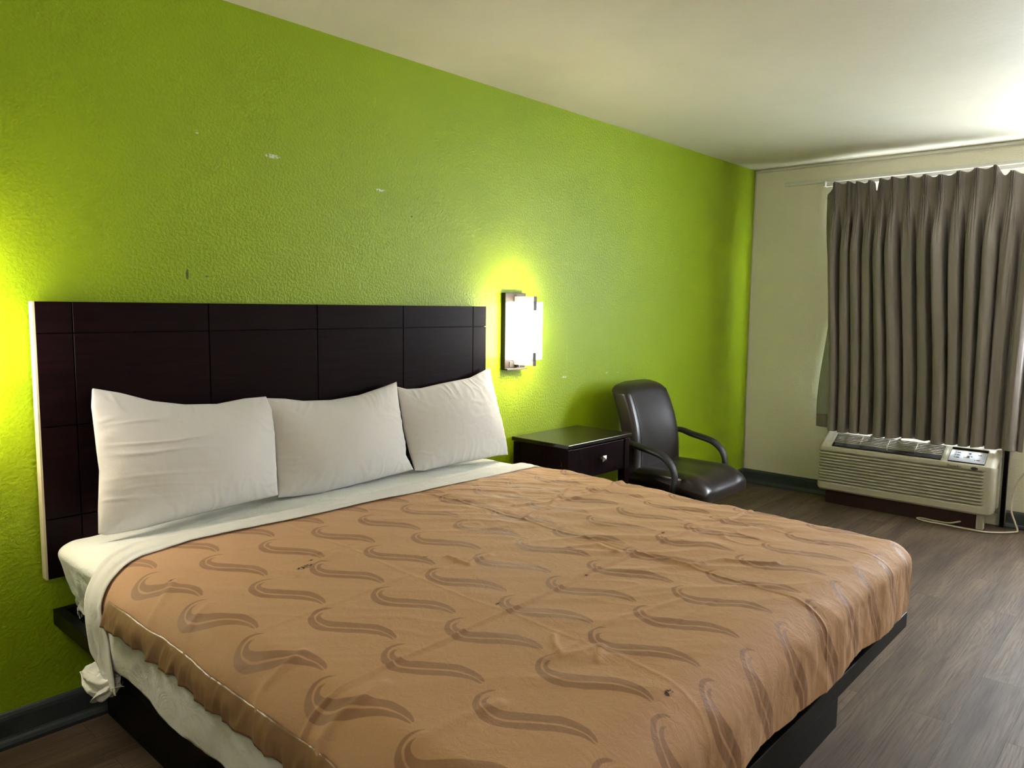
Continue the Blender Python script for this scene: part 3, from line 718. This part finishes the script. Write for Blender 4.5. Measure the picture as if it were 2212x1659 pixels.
def pillow(idx, label, seed, yb, thick=0.075):
    D = PILL[idx]; n, m = 150, 110; s = np.linspace(0, 1, n); t = np.linspace(0, 1, m)
    top = edge_at(D['top'], s); bot = edge_at(D['bottom'], s); lef = edge_at(D['left'][::-1], t); rig = edge_at(D['right'][::-1], t)
    for a in (top, bot):
        a[1:-1] = (a[:-2]+a[2:]+a[1:-1]*2)/4
    S = s[:, None, None]; T = t[None, :, None]
    Q = (1-T)*bot[:, None]+T*top[:, None]+(1-S)*lef[None]+S*rig[None] \
        - ((1-S)*(1-T)*bot[0]+S*(1-T)*bot[-1]+(1-S)*T*top[0]+S*T*top[-1])
    P0 = np.array([0, yb, 0.662]); e = np.array([0, 0.11, 0.41]); e /= np.linalg.norm(e); nn = np.array([0, -e[2], e[1]])
    s2 = S[..., 0]; t2 = T[..., 0]
    prof = (np.clip(np.sin(PI*s2), 0, 1)**0.58)*(np.clip(np.sin(PI*t2), 0, 1)**0.60)
    X = Q[..., 0]; Y = Q[..., 1]
    edge = np.minimum(np.minimum(s2, 1-s2)*1.4, np.minimum(t2, 1-t2))
    em = np.exp(-edge/0.10)
    # puckers run inwards from the seams
    side = np.minimum(s2, 1-s2) < np.minimum(t2, 1-t2)
    pk = np.where(side, np.maximum(0, ridge(Y*16+fbm(X*5, Y*5, 2, seed), X*4, seed)-0.35), np.maximum(0, ridge(X*15+fbm(X*5, Y*5, 2, seed), Y*4, seed+1)-0.35))
    long_ = np.maximum(0, ridge(X*3.0, Y*24+X*2, seed+4)-0.5)*np.exp(-((s2-0.25)/0.22)**2)*np.exp(-((t2-0.62)/0.3)**2)*(idx == 1)
    cr3 = np.maximum(0, ridge(X*8+Y*6, Y*11-X*5, seed+6)-0.4)*np.exp(-((s2-0.72)/0.25)**2)*sstep(0.35, 0.6, t2)*(idx == 3)
    wr = 0.016*pk*em*prof**0.5+0.008*long_+0.003*cr3+0.0050*fbm(X*4, Y*5, 4, seed+2)*prof
    th = thick*prof*(0.85+0.30*(1-t2))
    Pf = P0+X[..., None]*np.array([1, 0, 0])+Y[..., None]*e+(th+wr)[..., None]*nn
    Pb = P0+X[..., None]*np.array([1, 0, 0])+Y[..., None]*e-(th*0.30)[..., None]*nn
    Pb[..., 1] = np.minimum(Pb[..., 1], -0.0515); Pf[..., 1] = np.minimum(Pf[..., 1], Pb[..., 1]-0.0005)
    me = bpy.data.meshes.new('pillow'); bm = bmesh.new()
    f = [[bm.verts.new(Pf[i, j]) for j in range(m)] for i in range(n)]
    b = [[(f[i][j] if i in (0, n-1) or j in (0, m-1) else bm.verts.new(Pb[i, j])) for j in range(m)] for i in range(n)]
    for i in range(n-1):
        for j in range(m-1):
            bm.faces.new((f[i][j], f[i+1][j], f[i+1][j+1], f[i][j+1]))
            try: bm.faces.new((b[i][j], b[i][j+1], b[i+1][j+1], b[i+1][j]))
            except ValueError: pass
    o = finish('pillow', bm, M_pillow, smooth=True)
    tag(o, label, 'pillow', 'pillows leaning on the headboard')
    # open hem of the pillowcase
    return o
pillow(1, 'leftmost white pillow, tall pointed corner at its upper left, nearest the camera', 1, -0.205, 0.098)
pillow(2, 'middle white pillow between the other two against the headboard', 12, -0.195, 0.094)
pillow(3, 'rightmost white pillow with a crumpled pointed corner, beside the nightstand', 23, -0.190, 0.092)

# ---------------------------------------------------------------- nightstand
NX, NY = -2.787, -0.022
ns = empty('nightstand', 'dark espresso one-drawer nightstand with chipped edges beside the bed', 'nightstand', (NX, 0, 0))
Wn, Dn = 0.548, 0.400   # local: x 0..Wn, y -Dn..-0.02
boxes('table_top', [(-0.006, Wn+.006, -Dn+.002, NY, 0.682, 0.702)], M_nstop, ns, bevel=0.003)
boxes('case', [(0.012, 0.030, -Dn+.035, -.03, 0.495, 0.676), (Wn-.030, Wn-.012, -Dn+.035, -.03, 0.495, 0.676), (0.03, Wn-.03, -.045, -.03, 0.495, 0.676), (0.03, Wn-.03, -Dn+.06, -.045, 0.495, 0.507)], M_woodns, ns)
for (a, b) in ((0.004, 0.046), (Wn-.046, Wn-.004)):
    boxes('leg', [(a, b, -Dn+.012, -Dn+.054, 0.0, 0.676)], M_woodns, ns, bevel=0.002)
    boxes('leg', [(a, b, -.066, -.026, 0.0, 0.676)], M_woodns, ns, bevel=0.002)
boxes('shelf', [(0.02, Wn-.02, -Dn+.05, -.03, 0.16, 0.18)], M_woodns, ns, bevel=0.002)
dw = boxes('drawer', [(0.050, Wn-.050, -Dn+.016, -Dn+.034, 0.512, 0.672), (0.055, Wn-.055, -Dn+.034, -.06, 0.52, 0.64)], M_woodns, ns, bevel=0.002)
bm = bmesh.new(); kz, kx = 0.597, Wn/2+.017; ky = -Dn+.016-.022
c4 = [bm.verts.new((kx+a*.016, ky, kz+b*.016)) for a, b in ((-1, -1), (1, -1), (1, 1), (-1, 1))]; ap = bm.verts.new((kx, ky-.010, kz))
bk = [bm.verts.new((kx+a*.016, ky+.004, kz+b*.016)) for a, b in ((-1, -1), (1, -1), (1, 1), (-1, 1))]
for i in range(4): bm.faces.new((c4[i], c4[(i+1) % 4], ap)); bm.faces.new((c4[i], c4[(i+1) % 4], bk[(i+1) % 4], bk[i]))
bm.faces.new(bk); box(bm, kx-.005, kx+.005, ky+.004, ky+.022, kz-.005, kz+.005)
kn = finish('knob', bm, M_knob, dw); kn['label'] = 'square pyramid nickel knob'

# ---------------------------------------------------------------- office chair
ch = empty('office_chair', 'dark brown leatherette armchair with black plastic arms between nightstand and corner', 'chair', (-1.838, -0.50, 0), math.radians(1.5))
def cushion(name, nu_, nv_, fn, mat, parent):
    P = np.zeros((nu_, nv_, 3))
    for i in range(nu_):
        for j in range(nv_): P[i, j] = fn(i/nu_*2*PI, j/(nv_-1))
    bm = bmesh.new(); R = [[bm.verts.new(P[i, j]) for i in range(nu_)] for j in range(nv_)]
    for j in range(nv_-1):
        for i in range(nu_): bm.faces.new((R[j][i], R[j][(i+1) % nu_], R[j+1][(i+1) % nu_], R[j+1][i]))
    bm.faces.new(R[0]); bm.faces.new(R[-1][::-1])
    return finish(name, bm, mat, parent, smooth=True)
def se(a, e): c = math.cos(a); s = math.sin(a); return math.copysign(abs(c)**e, c), math.copysign(abs(s)**e, s)
# seat: lofted across x (side to side); section in y-z with a waterfall front
def seat_fn(a, t):
    x = -0.262+0.524*t; e = min(t, 1-t); k = min(1, (e/0.07))**0.5 if e < 0.07 else 1.0; k = 0.62+0.38*k if e > 0 else 0.55
    c, s = se(a, 0.50)
    yl = 0.265*(0.93+0.07*k); y = -0.005+c*yl; z = 0.418+s*0.052*k
    drop = max(0, (-y-0.13)/0.14); z -= 0.050*drop**2
    z += 0.010*math.exp(-((abs(x)-0.20)/0.05)**2)*(s > 0)
    return (x, y, z)
cushion('seat', 64, 34, seat_fn, M_leather, ch)
def back_fn(a, t):
    # t from bottom (z .42) to the rolled top (z .945)
    z = 0.425+0.522*t; c, s = se(a, 0.45)
    wd = 0.262-0.028*t
    if t > 0.86: q = (t-0.86)/0.14; wd -= 0.058*q**3
    th = 0.072
    if t > 0.90: th *= math.sqrt(max(0.02, 1-((t-0.90)/0.10)**2))
    if t < 0.06: th *= 0.6+0.4*(t/0.06)
    yc = 0.217+0.085*t+0.03*(t**3)*1.2-0.03*math.sin(t*PI)
    y = yc+s*th-0.012*(1-(c*c))*math.sin(t*PI)*(s < 0)*-1
    # raised side bolsters on the front
    if s < 0: y += 0.016*(1-min(1, abs(c)**3))
    return (c*wd, y, z - 0.012*(c**4)*(1 if t > 0.9 else 0))
cushion('backrest', 64, 48, back_fn, M_leather, ch)
# piping seam along the sides of backrest front
for sx in (-1,):
    pts = [(sx*(0.262-0.028*t-(0.058*((t-.86)/.14)**3 if t > .86 else 0)-0.026), 0.217+0.085*t+0.036*t**3-0.03*math.sin(t*PI)-0.070, 0.425+0.522*t) for t in [k/30 for k in range(2, 28)]]
    tube('piping', pts, 0.0024, M_leather, ch, seg=6)
for sx in (-1, 1):
    x = sx*0.305
    pts = spline([(sx*0.250, 0.240, 0.632), (x, 0.200, 0.630), (x, 0.115, 0.612), (x, 0.010, 0.592), (x, -0.045, 0.570), (x, -0.090, 0.525), (x, -0.105, 0.465), (x, -0.095, 0.405), (sx*0.285, -0.070, 0.372)], 8)
    n = len(pts); r = [0.014+0.004*math.sin(min(1, i/(n*0.7))*PI) for i in range(n)]
    a = tube('armrest', pts, r, M_blackp, ch, seg=14, up=None, aspect=1.0)
    a.data.transform(Matrix.Translation((x, 0, 0)) @ Matrix.Diagonal((1.9, 1, 1, 1)) @ Matrix.Translation((-x, 0, 0)))
boxes('seat_pan', [(-0.17, 0.17, -0.16, 0.16, 0.335, 0.368), (-0.03, 0.03, 0.14, 0.235, 0.338, 0.362), (-0.03, 0.03, 0.215, 0.235, 0.35, 0.56)], M_blackp, ch, bevel=0.004)
cyl('gas_column', (0, 0, 0.215), 0.025, 0.25, M_blackp, ch)
hubz = 0.085
for k in range(5):
    a = 2*PI*k/5+0.3; ca, sa = math.cos(a), math.sin(a)
    lg = tube('base_arm', [(0.02*ca, 0.02*sa, hubz+.02), (0.14*ca, 0.14*sa, hubz+.012), (0.265*ca, 0.265*sa, hubz-.010)], [0.026, 0.020, 0.014], M_blackp, ch, seg=10)
    cyl('caster', (0.265*ca, 0.265*sa, 0.028), 0.028, 0.04, M_blackp, lg, axis='y', bevel=0.004)

# ---------------------------------------------------------------- wall sconces
def sconce(x, label):
    t = empty('wall_sconce', label, 'wall lamp', (x, 0, 1.25), group='wall sconces on either side of the headboard')
    boxes('back_plate', [(-0.078, 0.078, -0.030, -0.0005, -0.198, 0.196)], M_plate, t, bevel=0.0015)
    # hollow square shade of white acrylic, open at top and bottom
    w, y0, y1, z0, z1, th = 0.086, -0.145, -0.036, -0.142, 0.150, 0.003
    bm = bmesh.new()
    def ring(wx, ya, yb, z):
        r = 0.012; pts = []
        for cx, cy, a0 in ((wx-r, yb-r, 0), (-wx+r, yb-r, 90), (-wx+r, ya+r, 180), (wx-r, ya+r, 270)):
            for k in range(5): a = math.radians(a0+k*22.5); pts.append((cx+r*math.cos(a), cy+r*math.sin(a), z))
        return [bm.verts.new(p) for p in pts]
    A = ring(w, y0, y1, z0); B = ring(w, y0, y1, z1); A2 = ring(w-th, y0+th, y1-th, z0); B2 = ring(w-th, y0+th, y1-th, z1)
    m = len(A)
    for i in range(m):
        j = (i+1) % m
        bm.faces.new((A[i], A[j], B[j], B[i])); bm.faces.new((A2[j], A2[i], B2[i], B2[j])); bm.faces.new((B[i], B[j], B2[j], B2[i])); bm.faces.new((A[j], A[i], A2[i], A2[j]))
    finish('lamp_shade', bm, M_shade, t)
    for zc, zh in ((0.166, 1), (-0.158, -1)):
        za, zb = (0.152, 0.178) if zh > 0 else (-0.172, -0.146)
        br = boxes('bracket', [(-0.011, 0.011, -0.163, -0.030, za, zb)], M_nickelw, t, bevel=0.0012)
        z2 = (0.108, za+.002) if zh > 0 else (zb-.002, -0.104)
        boxes('clip', [(-0.011, 0.011, -0.163, -0.1475, z2[0], z2[1])], M_nickel, br, bevel=0.001)
    ou = boxes('outlet', [(-0.045, -0.012, -0.0345, -0.030, -0.185, -0.155)], M_blackp, t, bevel=0.001); ou['label'] = 'small black outlet at the base of the plate'
    boxes('socket_slot', [(-0.038, -0.035, -0.0352, -0.0345, -0.176, -0.164), (-0.024, -0.021, -0.0352, -0.0345, -0.176, -0.164)], M_nickel, ou)
    cyl('switch', (0.012, -0.040, -0.178), 0.006, 0.020, M_nickel, t, axis='y', bevel=0.001)
    boxes('plate_foot', [(-0.078, 0.078, -0.048, -0.030, -0.198, -0.190)], M_nickel, t, bevel=0.001)
    return t
sconce(-2.783, 'lit square wall sconce with a white shade on the green wall above the nightstand')
sconce(-5.205, 'lit square wall sconce with a white shade left of the headboard, out of the photo')

# ---------------------------------------------------------------- curtain and rod
rod = empty('curtain_rod', 'cream painted traverse curtain rod along the top of the window wall', 'curtain rod', (0, 0, 0))
boxes('track', [(-0.050, -0.030, -3.0, -0.560, 2.262, 2.288)], M_white, rod, bevel=0.003)
boxes('bracket', [(-0.070, -0.0005, -0.560, -0.545, 2.262, 2.300)], M_white, rod, bevel=0.002)
boxes('bracket', [(-0.070, -0.0005, -3.015, -3.000, 2.262, 2.300)], M_white, rod, bevel=0.002)
cu = empty('curtain', 'taupe pinch-pleated blackout curtain hanging over the window above the air conditioner', 'curtain', (0, 0, 0))
ytop = [-0.575, -0.640, -0.735, -0.794, -0.876, -0.947, -1.020, -1.120, -1.218, -1.309, -1.413, -1.510, -1.617, -1.703, -1.830, -1.960]
ybot = [-0.672, -0.719, -0.793, -0.873, -0.939, -1.037, -1.118, -1.215, -1.300, -1.405, -1.480, -1.555, -1.625, -1.700, -1.806, -1.868]
ztopl = [2.20, 2.281, 2.276, 2.270, 2.268, 2.274, 2.278, 2.276, 2.272, 2.262, 2.274, 2.282, 2.290, 2.245, 2.290, 2.290]
amp_ = [0.3, 1.0, 0.9, 0.9, 0.8, 1.0, 1.0, 0.6, 0.8, 1.15, 0.9, 1.0, 1.0, 0.55, 0.7, 0.1]
NP = len(ytop); per = 80; ns_ = (NP-1)*per+1; nz = 190
s = np.linspace(0, NP-1, ns_)[:, None]; t = np.concatenate([np.linspace(0, 0.940, 170), np.linspace(0.942, 0.972, 44), np.linspace(0.976, 1, 12)])[None, :]; nz = t.shape[1]
k = np.arange(NP)
def interp(a): return np.interp(s, k, a)
zt = interp(ztopl)+0*t
cr = 0.5+0.5*np.cos(2*PI*s)
zt = zt-0.012*(1-cr)-0.020*np.exp(-((s-4.55)/0.13)**2)*3.0-0.030*(1-cr)*((s > 12) & (s < 14))
zb = 0.5125+0.010*pn(s*0.7, 0*s, 3)+0.012*np.exp(-((s-7.6)/0.5)**2)+0.016*np.exp(-((s-12.3)/0.4)**2)-0.006*np.exp(-((s-9.2)/.6)**2)
Z = zt+(zb-zt)*t
wob = 0.17*pn(s*0.9, t*1.6, 4)
sm = sstep(0.05, 0.30, t)
bfac = 0.80*sm
ph = s+wob*sm
yc = np.interp(ph.ravel(), k, ytop).reshape(ph.shape)*(1-sstep(0, 1, t))+np.interp(ph.ravel(), k, ybot).reshape(ph.shape)*sstep(0, 1, t)
pitch = 0.095
Y = yc-pitch*(bfac*np.sin(2*PI*ph)/(2*PI))
A = np.interp(np.clip(ph, 0, NP-1).ravel(), k, amp_).reshape(ph.shape)
# broad folds lower down
X = -0.060-0.016*(1-sm)-0.118*np.clip(A, 0.25, 1.1)*(0.25*(0.5+0.5*np.cos(2*PI*ph))+0.75*sstep(0.12, 0.80, 0.5+0.5*np.cos(2*PI*ph)))*(0.08+0.92*sm)
# pinch pleats at the top: three narrow fingers per pleat, tied at the heading
fr = (s+0.5) % 1.0-0.5
head = 1-sstep(0.055, 0.10, t)
tie = np.exp(-((t-0.062)/0.014)**2)
fing = np.clip(np.cos(fr*2*PI*11.5), -0.25, 1)*(np.abs(fr) < 0.135)
X = X-head*0.034*np.clip(fing*0.6+0.4, 0, 1)*(np.abs(fr) < 0.135)*np.clip(A*1.3, 0, 1)*(1-0.6*tie)-0.008*head*np.exp(-(fr/0.16)**2)
gather = sstep(0.05, 0.09, t)*(1-sstep(0.10, 0.30, t))
X = X-0.012*gather*np.exp(-(fr/0.14)**2)*(0.5+0.5*np.cos(fr*2*PI*9))
X = X-0.006*fbm(s*1.3, t*3.0, 3, 15)*sm
# loose puckers where pleats have dropped off their hooks
for s0, t0, L, a_ in ((4.5, 0.10, 0.62, 0.022), (8.8, 0.10, 0.50, 0.020), (13.2, 0.08, 0.45, 0.030)):
    q = (s-s0-0.10*pn(t*3, 0*t, 5))/(0.10+0.22*np.clip((t-t0)/L, 0, 1)); env = sstep(t0, t0+0.08, t)*(1-sstep(t0+L*0.75, t0+L, t))
    X = X-a_*env*np.exp(-q*q)+a_*0.9*env*np.exp(-(q/0.35)**2)
X = np.minimum(X, -0.052)
# left edge returns towards the wall
ret = np.clip((0.55-s)/0.55, 0, 1); X = X*(1-ret)+(-0.055-0.01*t)*ret
P = np.stack([X, Y+0*X, Z+0*X], -1)
fab, us = grid('drape', P, M_curtain, cu, solid=0.0012, flip=False)
hz = 0.608+0*s
arc = s*9.0; hole = np.exp(-(((arc-np.round(arc))/0.10)**2))*np.exp(-((Z-(zb+0.078))/0.0016)**2)
hole = hole*(np.sin(s*2.3)+0.8*np.sin(s*5.1+1) > -0.2)
attr(fab, 'stitch', hole, us)
# turned-back lining at the left edge, hem left brown
n, m = 14, 80; s_ = np.linspace(0, 1, n)[:, None]; t_ = np.linspace(0, 1, m)[None, :]
wd = 0.012+0.105*sstep(0.0, 1.0, t_)
Yl = -0.655+0.0*t_-(0.040*t_)+wd*s_ ; Zl = 1.62-(1.62-0.612)*t_+0*s_
Xl = -0.052-0.018*np.sin(s_*PI)-0.004*np.sin(t_*9)+0*t_
lin, _ = grid('lining', np.stack([Xl+0*Zl, Yl+0*Zl, Zl], -1), M_lining, cu, solid=0.001); lin['label'] = 'pale grey-green lining turned out at the left edge'
t_ = np.linspace(0, 1, 12)[None, :]
P = np.stack([-0.054-0.020*np.sin(s_*PI)+0*t_, -0.695+0.118*s_-0.003*t_, 0.612-0.086*t_+0*s_], -1)
hm, us2 = grid('hem', P, M_curtain, cu, solid=0.001)
attr(hm, 'stitch', np.zeros(P.shape[:2]), us2)
# drooping triangular flap at the upper left corner
P = np.zeros((10, 10, 3))
for i in range(10):
    for j in range(10):
        a, b = i/9, j/9
        P[i, j] = (-0.092-0.008*math.sin(a*PI), -0.585-0.075*a-0.03*(1-b)*(1-a), 2.165+0.105*a*(0.2+0.8*b)-0.03*(1-b)*a+0.012*(b-0.5))
fl, us3 = grid('corner_flap', P, M_curtain, cu, solid=0.001); attr(fl, 'stitch', np.zeros((10, 10)), us3)

# ---------------------------------------------------------------- air conditioner
AY0, AY1 = -1.765, -0.672       # right end, left end as seen
ac = empty('air_conditioner', 'beige wall air conditioner with horizontal louvres under the curtained window', 'air conditioner', (0, 0, 0))
XF = -0.252
def ac_front():
    # profile from the bottom up the louvred face to the crease, then sloping to the top edge
    prof = [(-0.215, 0.100), (-0.240, 0.103), (XF, 0.116), (XF, 0.150)]
    z = 0.150; nl = 11; dz = (0.385-0.150)/nl
    lou = []
    for i in range(nl):
        lou += [(XF+0.000, z+0.001, 1), (XF+0.004, z+dz*0.40, 1), (XF+0.020, z+dz*0.66, 1), (XF+0.038, z+dz*0.80, 1), (XF+0.038, z+dz*0.96, 1)]
        z += dz
    pts = [(a, b, 0) for a, b in prof]+lou+[(XF, 0.387, 0), (XF, 0.405, 0), (XF+.003, 0.4135, 0), (XF+0.012, 0.421, 0)]
    pts += [(-0.205, 0.447, 0), (-0.165, 0.470, 0), (-0.118, 0.497, 0), (-0.108, 0.503, 0), (-0.098, 0.506, 0)]
    r = 0.035
    ys = list(AY0+np.linspace(0, 1, 9)**1*r)+[AY0+0.045+0.006*i for i in range(9)]+list(np.linspace(AY0+0.11, AY1-0.06, 30))+list(AY1-np.linspace(1, 0, 10)*r)
    P = np.zeros((len(ys), len(pts), 3))
    for i, y in enumerate(ys):
        e0 = max(0, r-(y-AY0)); e1 = max(0, r-(AY1-y)); e = max(e0, e1); back = r-math.sqrt(max(0, r*r-e*e))
        rr = 0.030 if e1 > 0 or e0 > 0 else 0
        zb_ = 0.022*(e/r)**2.2
        endm = float(sstep(AY0+0.055, AY0+0.100, np.array(y)))
        for j, (x, z, l) in enumerate(pts):
            dx = (x-XF)*(endm if l else 1)
            if l and endm < 1: pass
            xx = XF+dx+back*1.1
            zz = z+(zb_*max(0, 1-(z-0.10)/0.05) if z < 0.15 else 0)
            # rounded upper corners
            if z > 0.40: zz = z-0.045*(e/r)**2.5*(z-0.40)/0.1
            P[i, j] = (min(xx, -0.02), y, zz)
    return P
P = ac_front()
# cut the discharge grille opening and control recess out of the sloping top by skipping faces
ny, npf = P.shape[:2]; GY0, GY1 = -1.455, -0.765; CY0, CY1 = -1.700, -1.495
keep = np.ones((ny-1, npf-1), bool)
# refine rows to align to the openings
def snap(y):
    i = int(np.argmin(np.abs(P[:, 0, 1]-y))); P[i, :, 1] = y; return i
g0, g1 = snap(GY0), snap(GY1); c0, c1 = snap(CY0), snap(CY1)
j0 = npf-6; j1 = npf-3
keep[g0:g1, j0:j1] = False
keep[c0:c1, j0:j1] = False
fp, _ = grid('front_cover', P, M_ac, ac, smooth=False, keep=keep, solid=0.0025, offset=1.0)
fp.data.polygons.foreach_set('use_smooth', [True]*len(fp.data.polygons))
if hasattr(fp.data, 'set_sharp_from_angle'): fp.data.set_sharp_from_angle(angle=math.radians(28))
# chassis / side return and top
boxes('chassis', [(-0.096, -0.03, AY0+.006, AY1-.006, 0.125, 0.506), (-0.226, -0.096, AY0+.012, AY1-.012, 0.112, 0.392)], M_ac, ac, bevel=0.004)
sl = boxes('wall_sleeve', [(-0.03, -0.0005, AY0-.004, AY1+.004, 0.085, 0.510)], M_sleeve, ac, bevel=0.002); sl['label'] = 'grey metal wall sleeve'
# discharge grille: dark cavity and slats
def slope(t): # t 0 bottom .. 1 top of the sloping strip
    return (-0.205+(-0.118+0.205)*t, 0.447+(0.497-0.447)*t)
bm = bmesh.new()
(xa, za), (xb, zb2) = slope(-0.38), slope(1.0)
for (ya, yb_) in ((GY0, GY1), (CY0, CY1)):
    f = 0.022
    v = [bm.verts.new(p) for p in ((xa+f*.5, ya, za-f), (xb+f*.5, ya, zb2-f), (xb+f*.5, yb_, zb2-f), (xa+f*.5, yb_, za-f), (xa, ya, za), (xb, ya, zb2), (xb, yb_, zb2), (xa, yb_, za))]
    for q in ((0, 1, 2, 3), (0, 1, 5, 4), (1, 2, 6, 5), (2, 3, 7, 6), (3, 0, 4, 7)): bm.faces.new([v[i] for i in q])
cav = finish('vent_cavity', bm, M_acdark, ac)
gr = empty('discharge_grille', None, None); gr.parent = ac
nrm = Vector((-0.5, 0, 0.87))
for i in range(6):
    x, z = slope(0.05+i*0.172)
    bm = bmesh.new()
    vs = [bm.verts.new((x+dx, y, z+dz_)) for y in (GY0+.002, GY1-.002) for dx, dz_ in ((0.0, 0.0), (0.0035, 0.0015), (0.0035, -0.005), (0.001, -0.006))]
    for q in ((0, 1, 2, 3), (4, 7, 6, 5), (0, 4, 5, 1), (1, 5, 6, 2), (2, 6, 7, 3), (3, 7, 4, 0)): bm.faces.new([vs[k_] for k_ in q])
    finish('slat', bm, M_acgrille, gr)
for y in (-0.94, -1.115, -1.29):
    bm = bmesh.new()
    x0_, z0_ = slope(0.02); x1_, z1_ = slope(0.98)
    vs = [bm.verts.new(p) for p in ((x0_, y-.002, z0_), (x0_, y+.002, z0_), (x1_, y+.002, z1_), (x1_, y-.002, z1_), (x0_+.01, y-.002, z0_-.02), (x0_+.01, y+.002, z0_-.02), (x1_+.01, y+.002, z1_-.02), (x1_+.01, y-.002, z1_-.02))]
    for q in ((0, 1, 2, 3), (4, 5, 6, 7), (0, 1, 5, 4), (2, 3, 7, 6), (0, 3, 7, 4), (1, 2, 6, 5)): bm.faces.new([vs[k_] for k_ in q])
    finish('grille_rib', bm, M_acgrille, gr)
# control panel: label plate slanting in the recess
sdir = Vector((xb-xa, 0, zb2-za)).normalized(); ydir = Vector((0, -1, 0)); ndir = ydir.cross(sdir).normalized()
if ndir.z < 0: ndir = -ndir
xa, za = slope(0.0)
O = Vector((xa, (CY0+CY1)/2, za))-ndir*0.0035
def on_panel(a, b, h=0.0): return O+ydir*a+sdir*b+ndir*h
Rm = Matrix((ydir, sdir, ndir)).transposed()
def pbox(name, a0, a1, b0, b1, h0, h1, mat, parent, bevel=0.0):
    bm = bmesh.new(); box(bm, a0, a1, b0, b1, h0, h1)
    for v_ in bm.verts: v_.co = on_panel(v_.co.x, v_.co.y, v_.co.z)
    return finish(name, bm, mat, parent, bevel)
cp = pbox('control_panel', -0.101, 0.101, -0.036, 0.068, 0.0, 0.002, M_panel, ac); cp['label'] = 'pale blue-grey control label with buttons'
def pbtn(name, a, b, ra, rb, mat):
    bm = bmesh.new(); n = 16
    lo = [bm.verts.new(on_panel(a+ra*math.cos(2*PI*i/n), b+rb*math.sin(2*PI*i/n), 0.002)) for i in range(n)]
    hi = [bm.verts.new(on_panel(a+ra*math.cos(2*PI*i/n), b+rb*math.sin(2*PI*i/n), 0.0032)) for i in range(n)]
    bm.faces.new(hi)
    for i in range(n): bm.faces.new((lo[i], lo[(i+1) % n], hi[(i+1) % n], hi[i]))
    return finish(name, bm, mat, cp)
for b in (0.052, 0.028, 0.004):
    pbtn('button', -0.055, b, 0.011, 0.0055, M_btn); pbtn('indicator', -0.073, b, 0.003, 0.0025, M_ink)
pbtn('button', 0.062, 0.046, 0.011, 0.0055, M_btn); pbtn('button', 0.062, -0.006, 0.011, 0.0055, M_btnred)['label'] = 'red button'
pbtn('indicator', 0.043, -0.006, 0.003, 0.0025, M_ink); pbtn('button', 0.020, 0.024, 0.005, 0.004, M_btn); pbtn('button', 0.020, 0.004, 0.006, 0.004, M_white)
pbox('display', -0.022, 0.009, 0.006, 0.028, 0.002, 0.003, M_lcd, cp); pbox('sensor_window', 0.0, 0.013, 0.046, 0.057, 0.002, 0.003, M_ink, cp)
pbox('panel_flap', -0.101, 0.101, 0.070, 0.079, -0.002, 0.001, M_acgrille, ac)
# logo and remote sensor on the face
text('logo', 'PremiAir', 0.022, (XF-0.0032, -1.535, 0.3965), (PI/2, 0, -PI/2), M_ink, ac, shear=0.3)
rs = cyl('infrared_sensor', (XF-.0028, -1.650, 0.3965), 0.0095, 0.003, M_ink, ac, axis='x'); rs.data.transform(Matrix.Translation((0, -1.65, 0)) @ Matrix.Diagonal((1, 2.1, 1, 1)) @ Matrix.Translation((0, 1.65, 0)))
boxes('subbase', [(-0.190, -0.03, AY0+.10, AY1-.05, 0.0, 0.099)], M_kick, ac, bevel=0.003)['label'] = 'dark maroon subbase under the unit'
boxes('levelling_foot', [(-0.200, -0.150, AY0+.055, AY0+.095, 0.0, 0.099)], M_ac, ac, bevel=0.003)
boxes('wall_filler', [(-0.03, -0.001, AY0-.028, AY0-.005, 0.0, 0.52)], M_black, ac)

# ---------------------------------------------------------------- power cord
pts = spline([(-0.185, -1.585, 0.030), (-0.215, -1.52, 0.012), (-0.205, -1.42, 0.008), (-0.195, -1.36, 0.008), (-0.215, -1.335, 0.008), (-0.245, -1.36, 0.008), (-0.262, -1.43, 0.008), (-0.262, -1.52, 0.008), (-0.27, -1.64, 0.008), (-0.262, -1.74, 0.008), (-0.20, -1.82, 0.008),
              (-0.135, -1.875, 0.009), (-0.115, -1.883, 0.018), (-0.112, -1.868, 0.06), (-0.085, -1.838, 0.13), (-0.045, -1.832, 0.20), (-0.030, -1.845, 0.29), (-0.028, -1.885, 0.37), (-0.024, -1.95, 0.43), (-0.020, -2.04, 0.44)], 8)
pc = tube('power_cord', pts, 0.0058, M_cord, seg=8)
tag(pc, 'cream power cord looping over the floor beside the air conditioner and up the wall', 'power cord')
ot = boxes('wall_outlet', [(-0.006, -0.0005, -2.10, -2.03, 0.38, 0.495)], M_white, bevel=0.002)
tag(ot, 'cream wall outlet with the cord plugged in, out of the photo', 'outlet')
boxes('plug', [(-0.034, -0.006, -2.068, -2.035, 0.425, 0.455)], M_cord, ot, bevel=0.003)
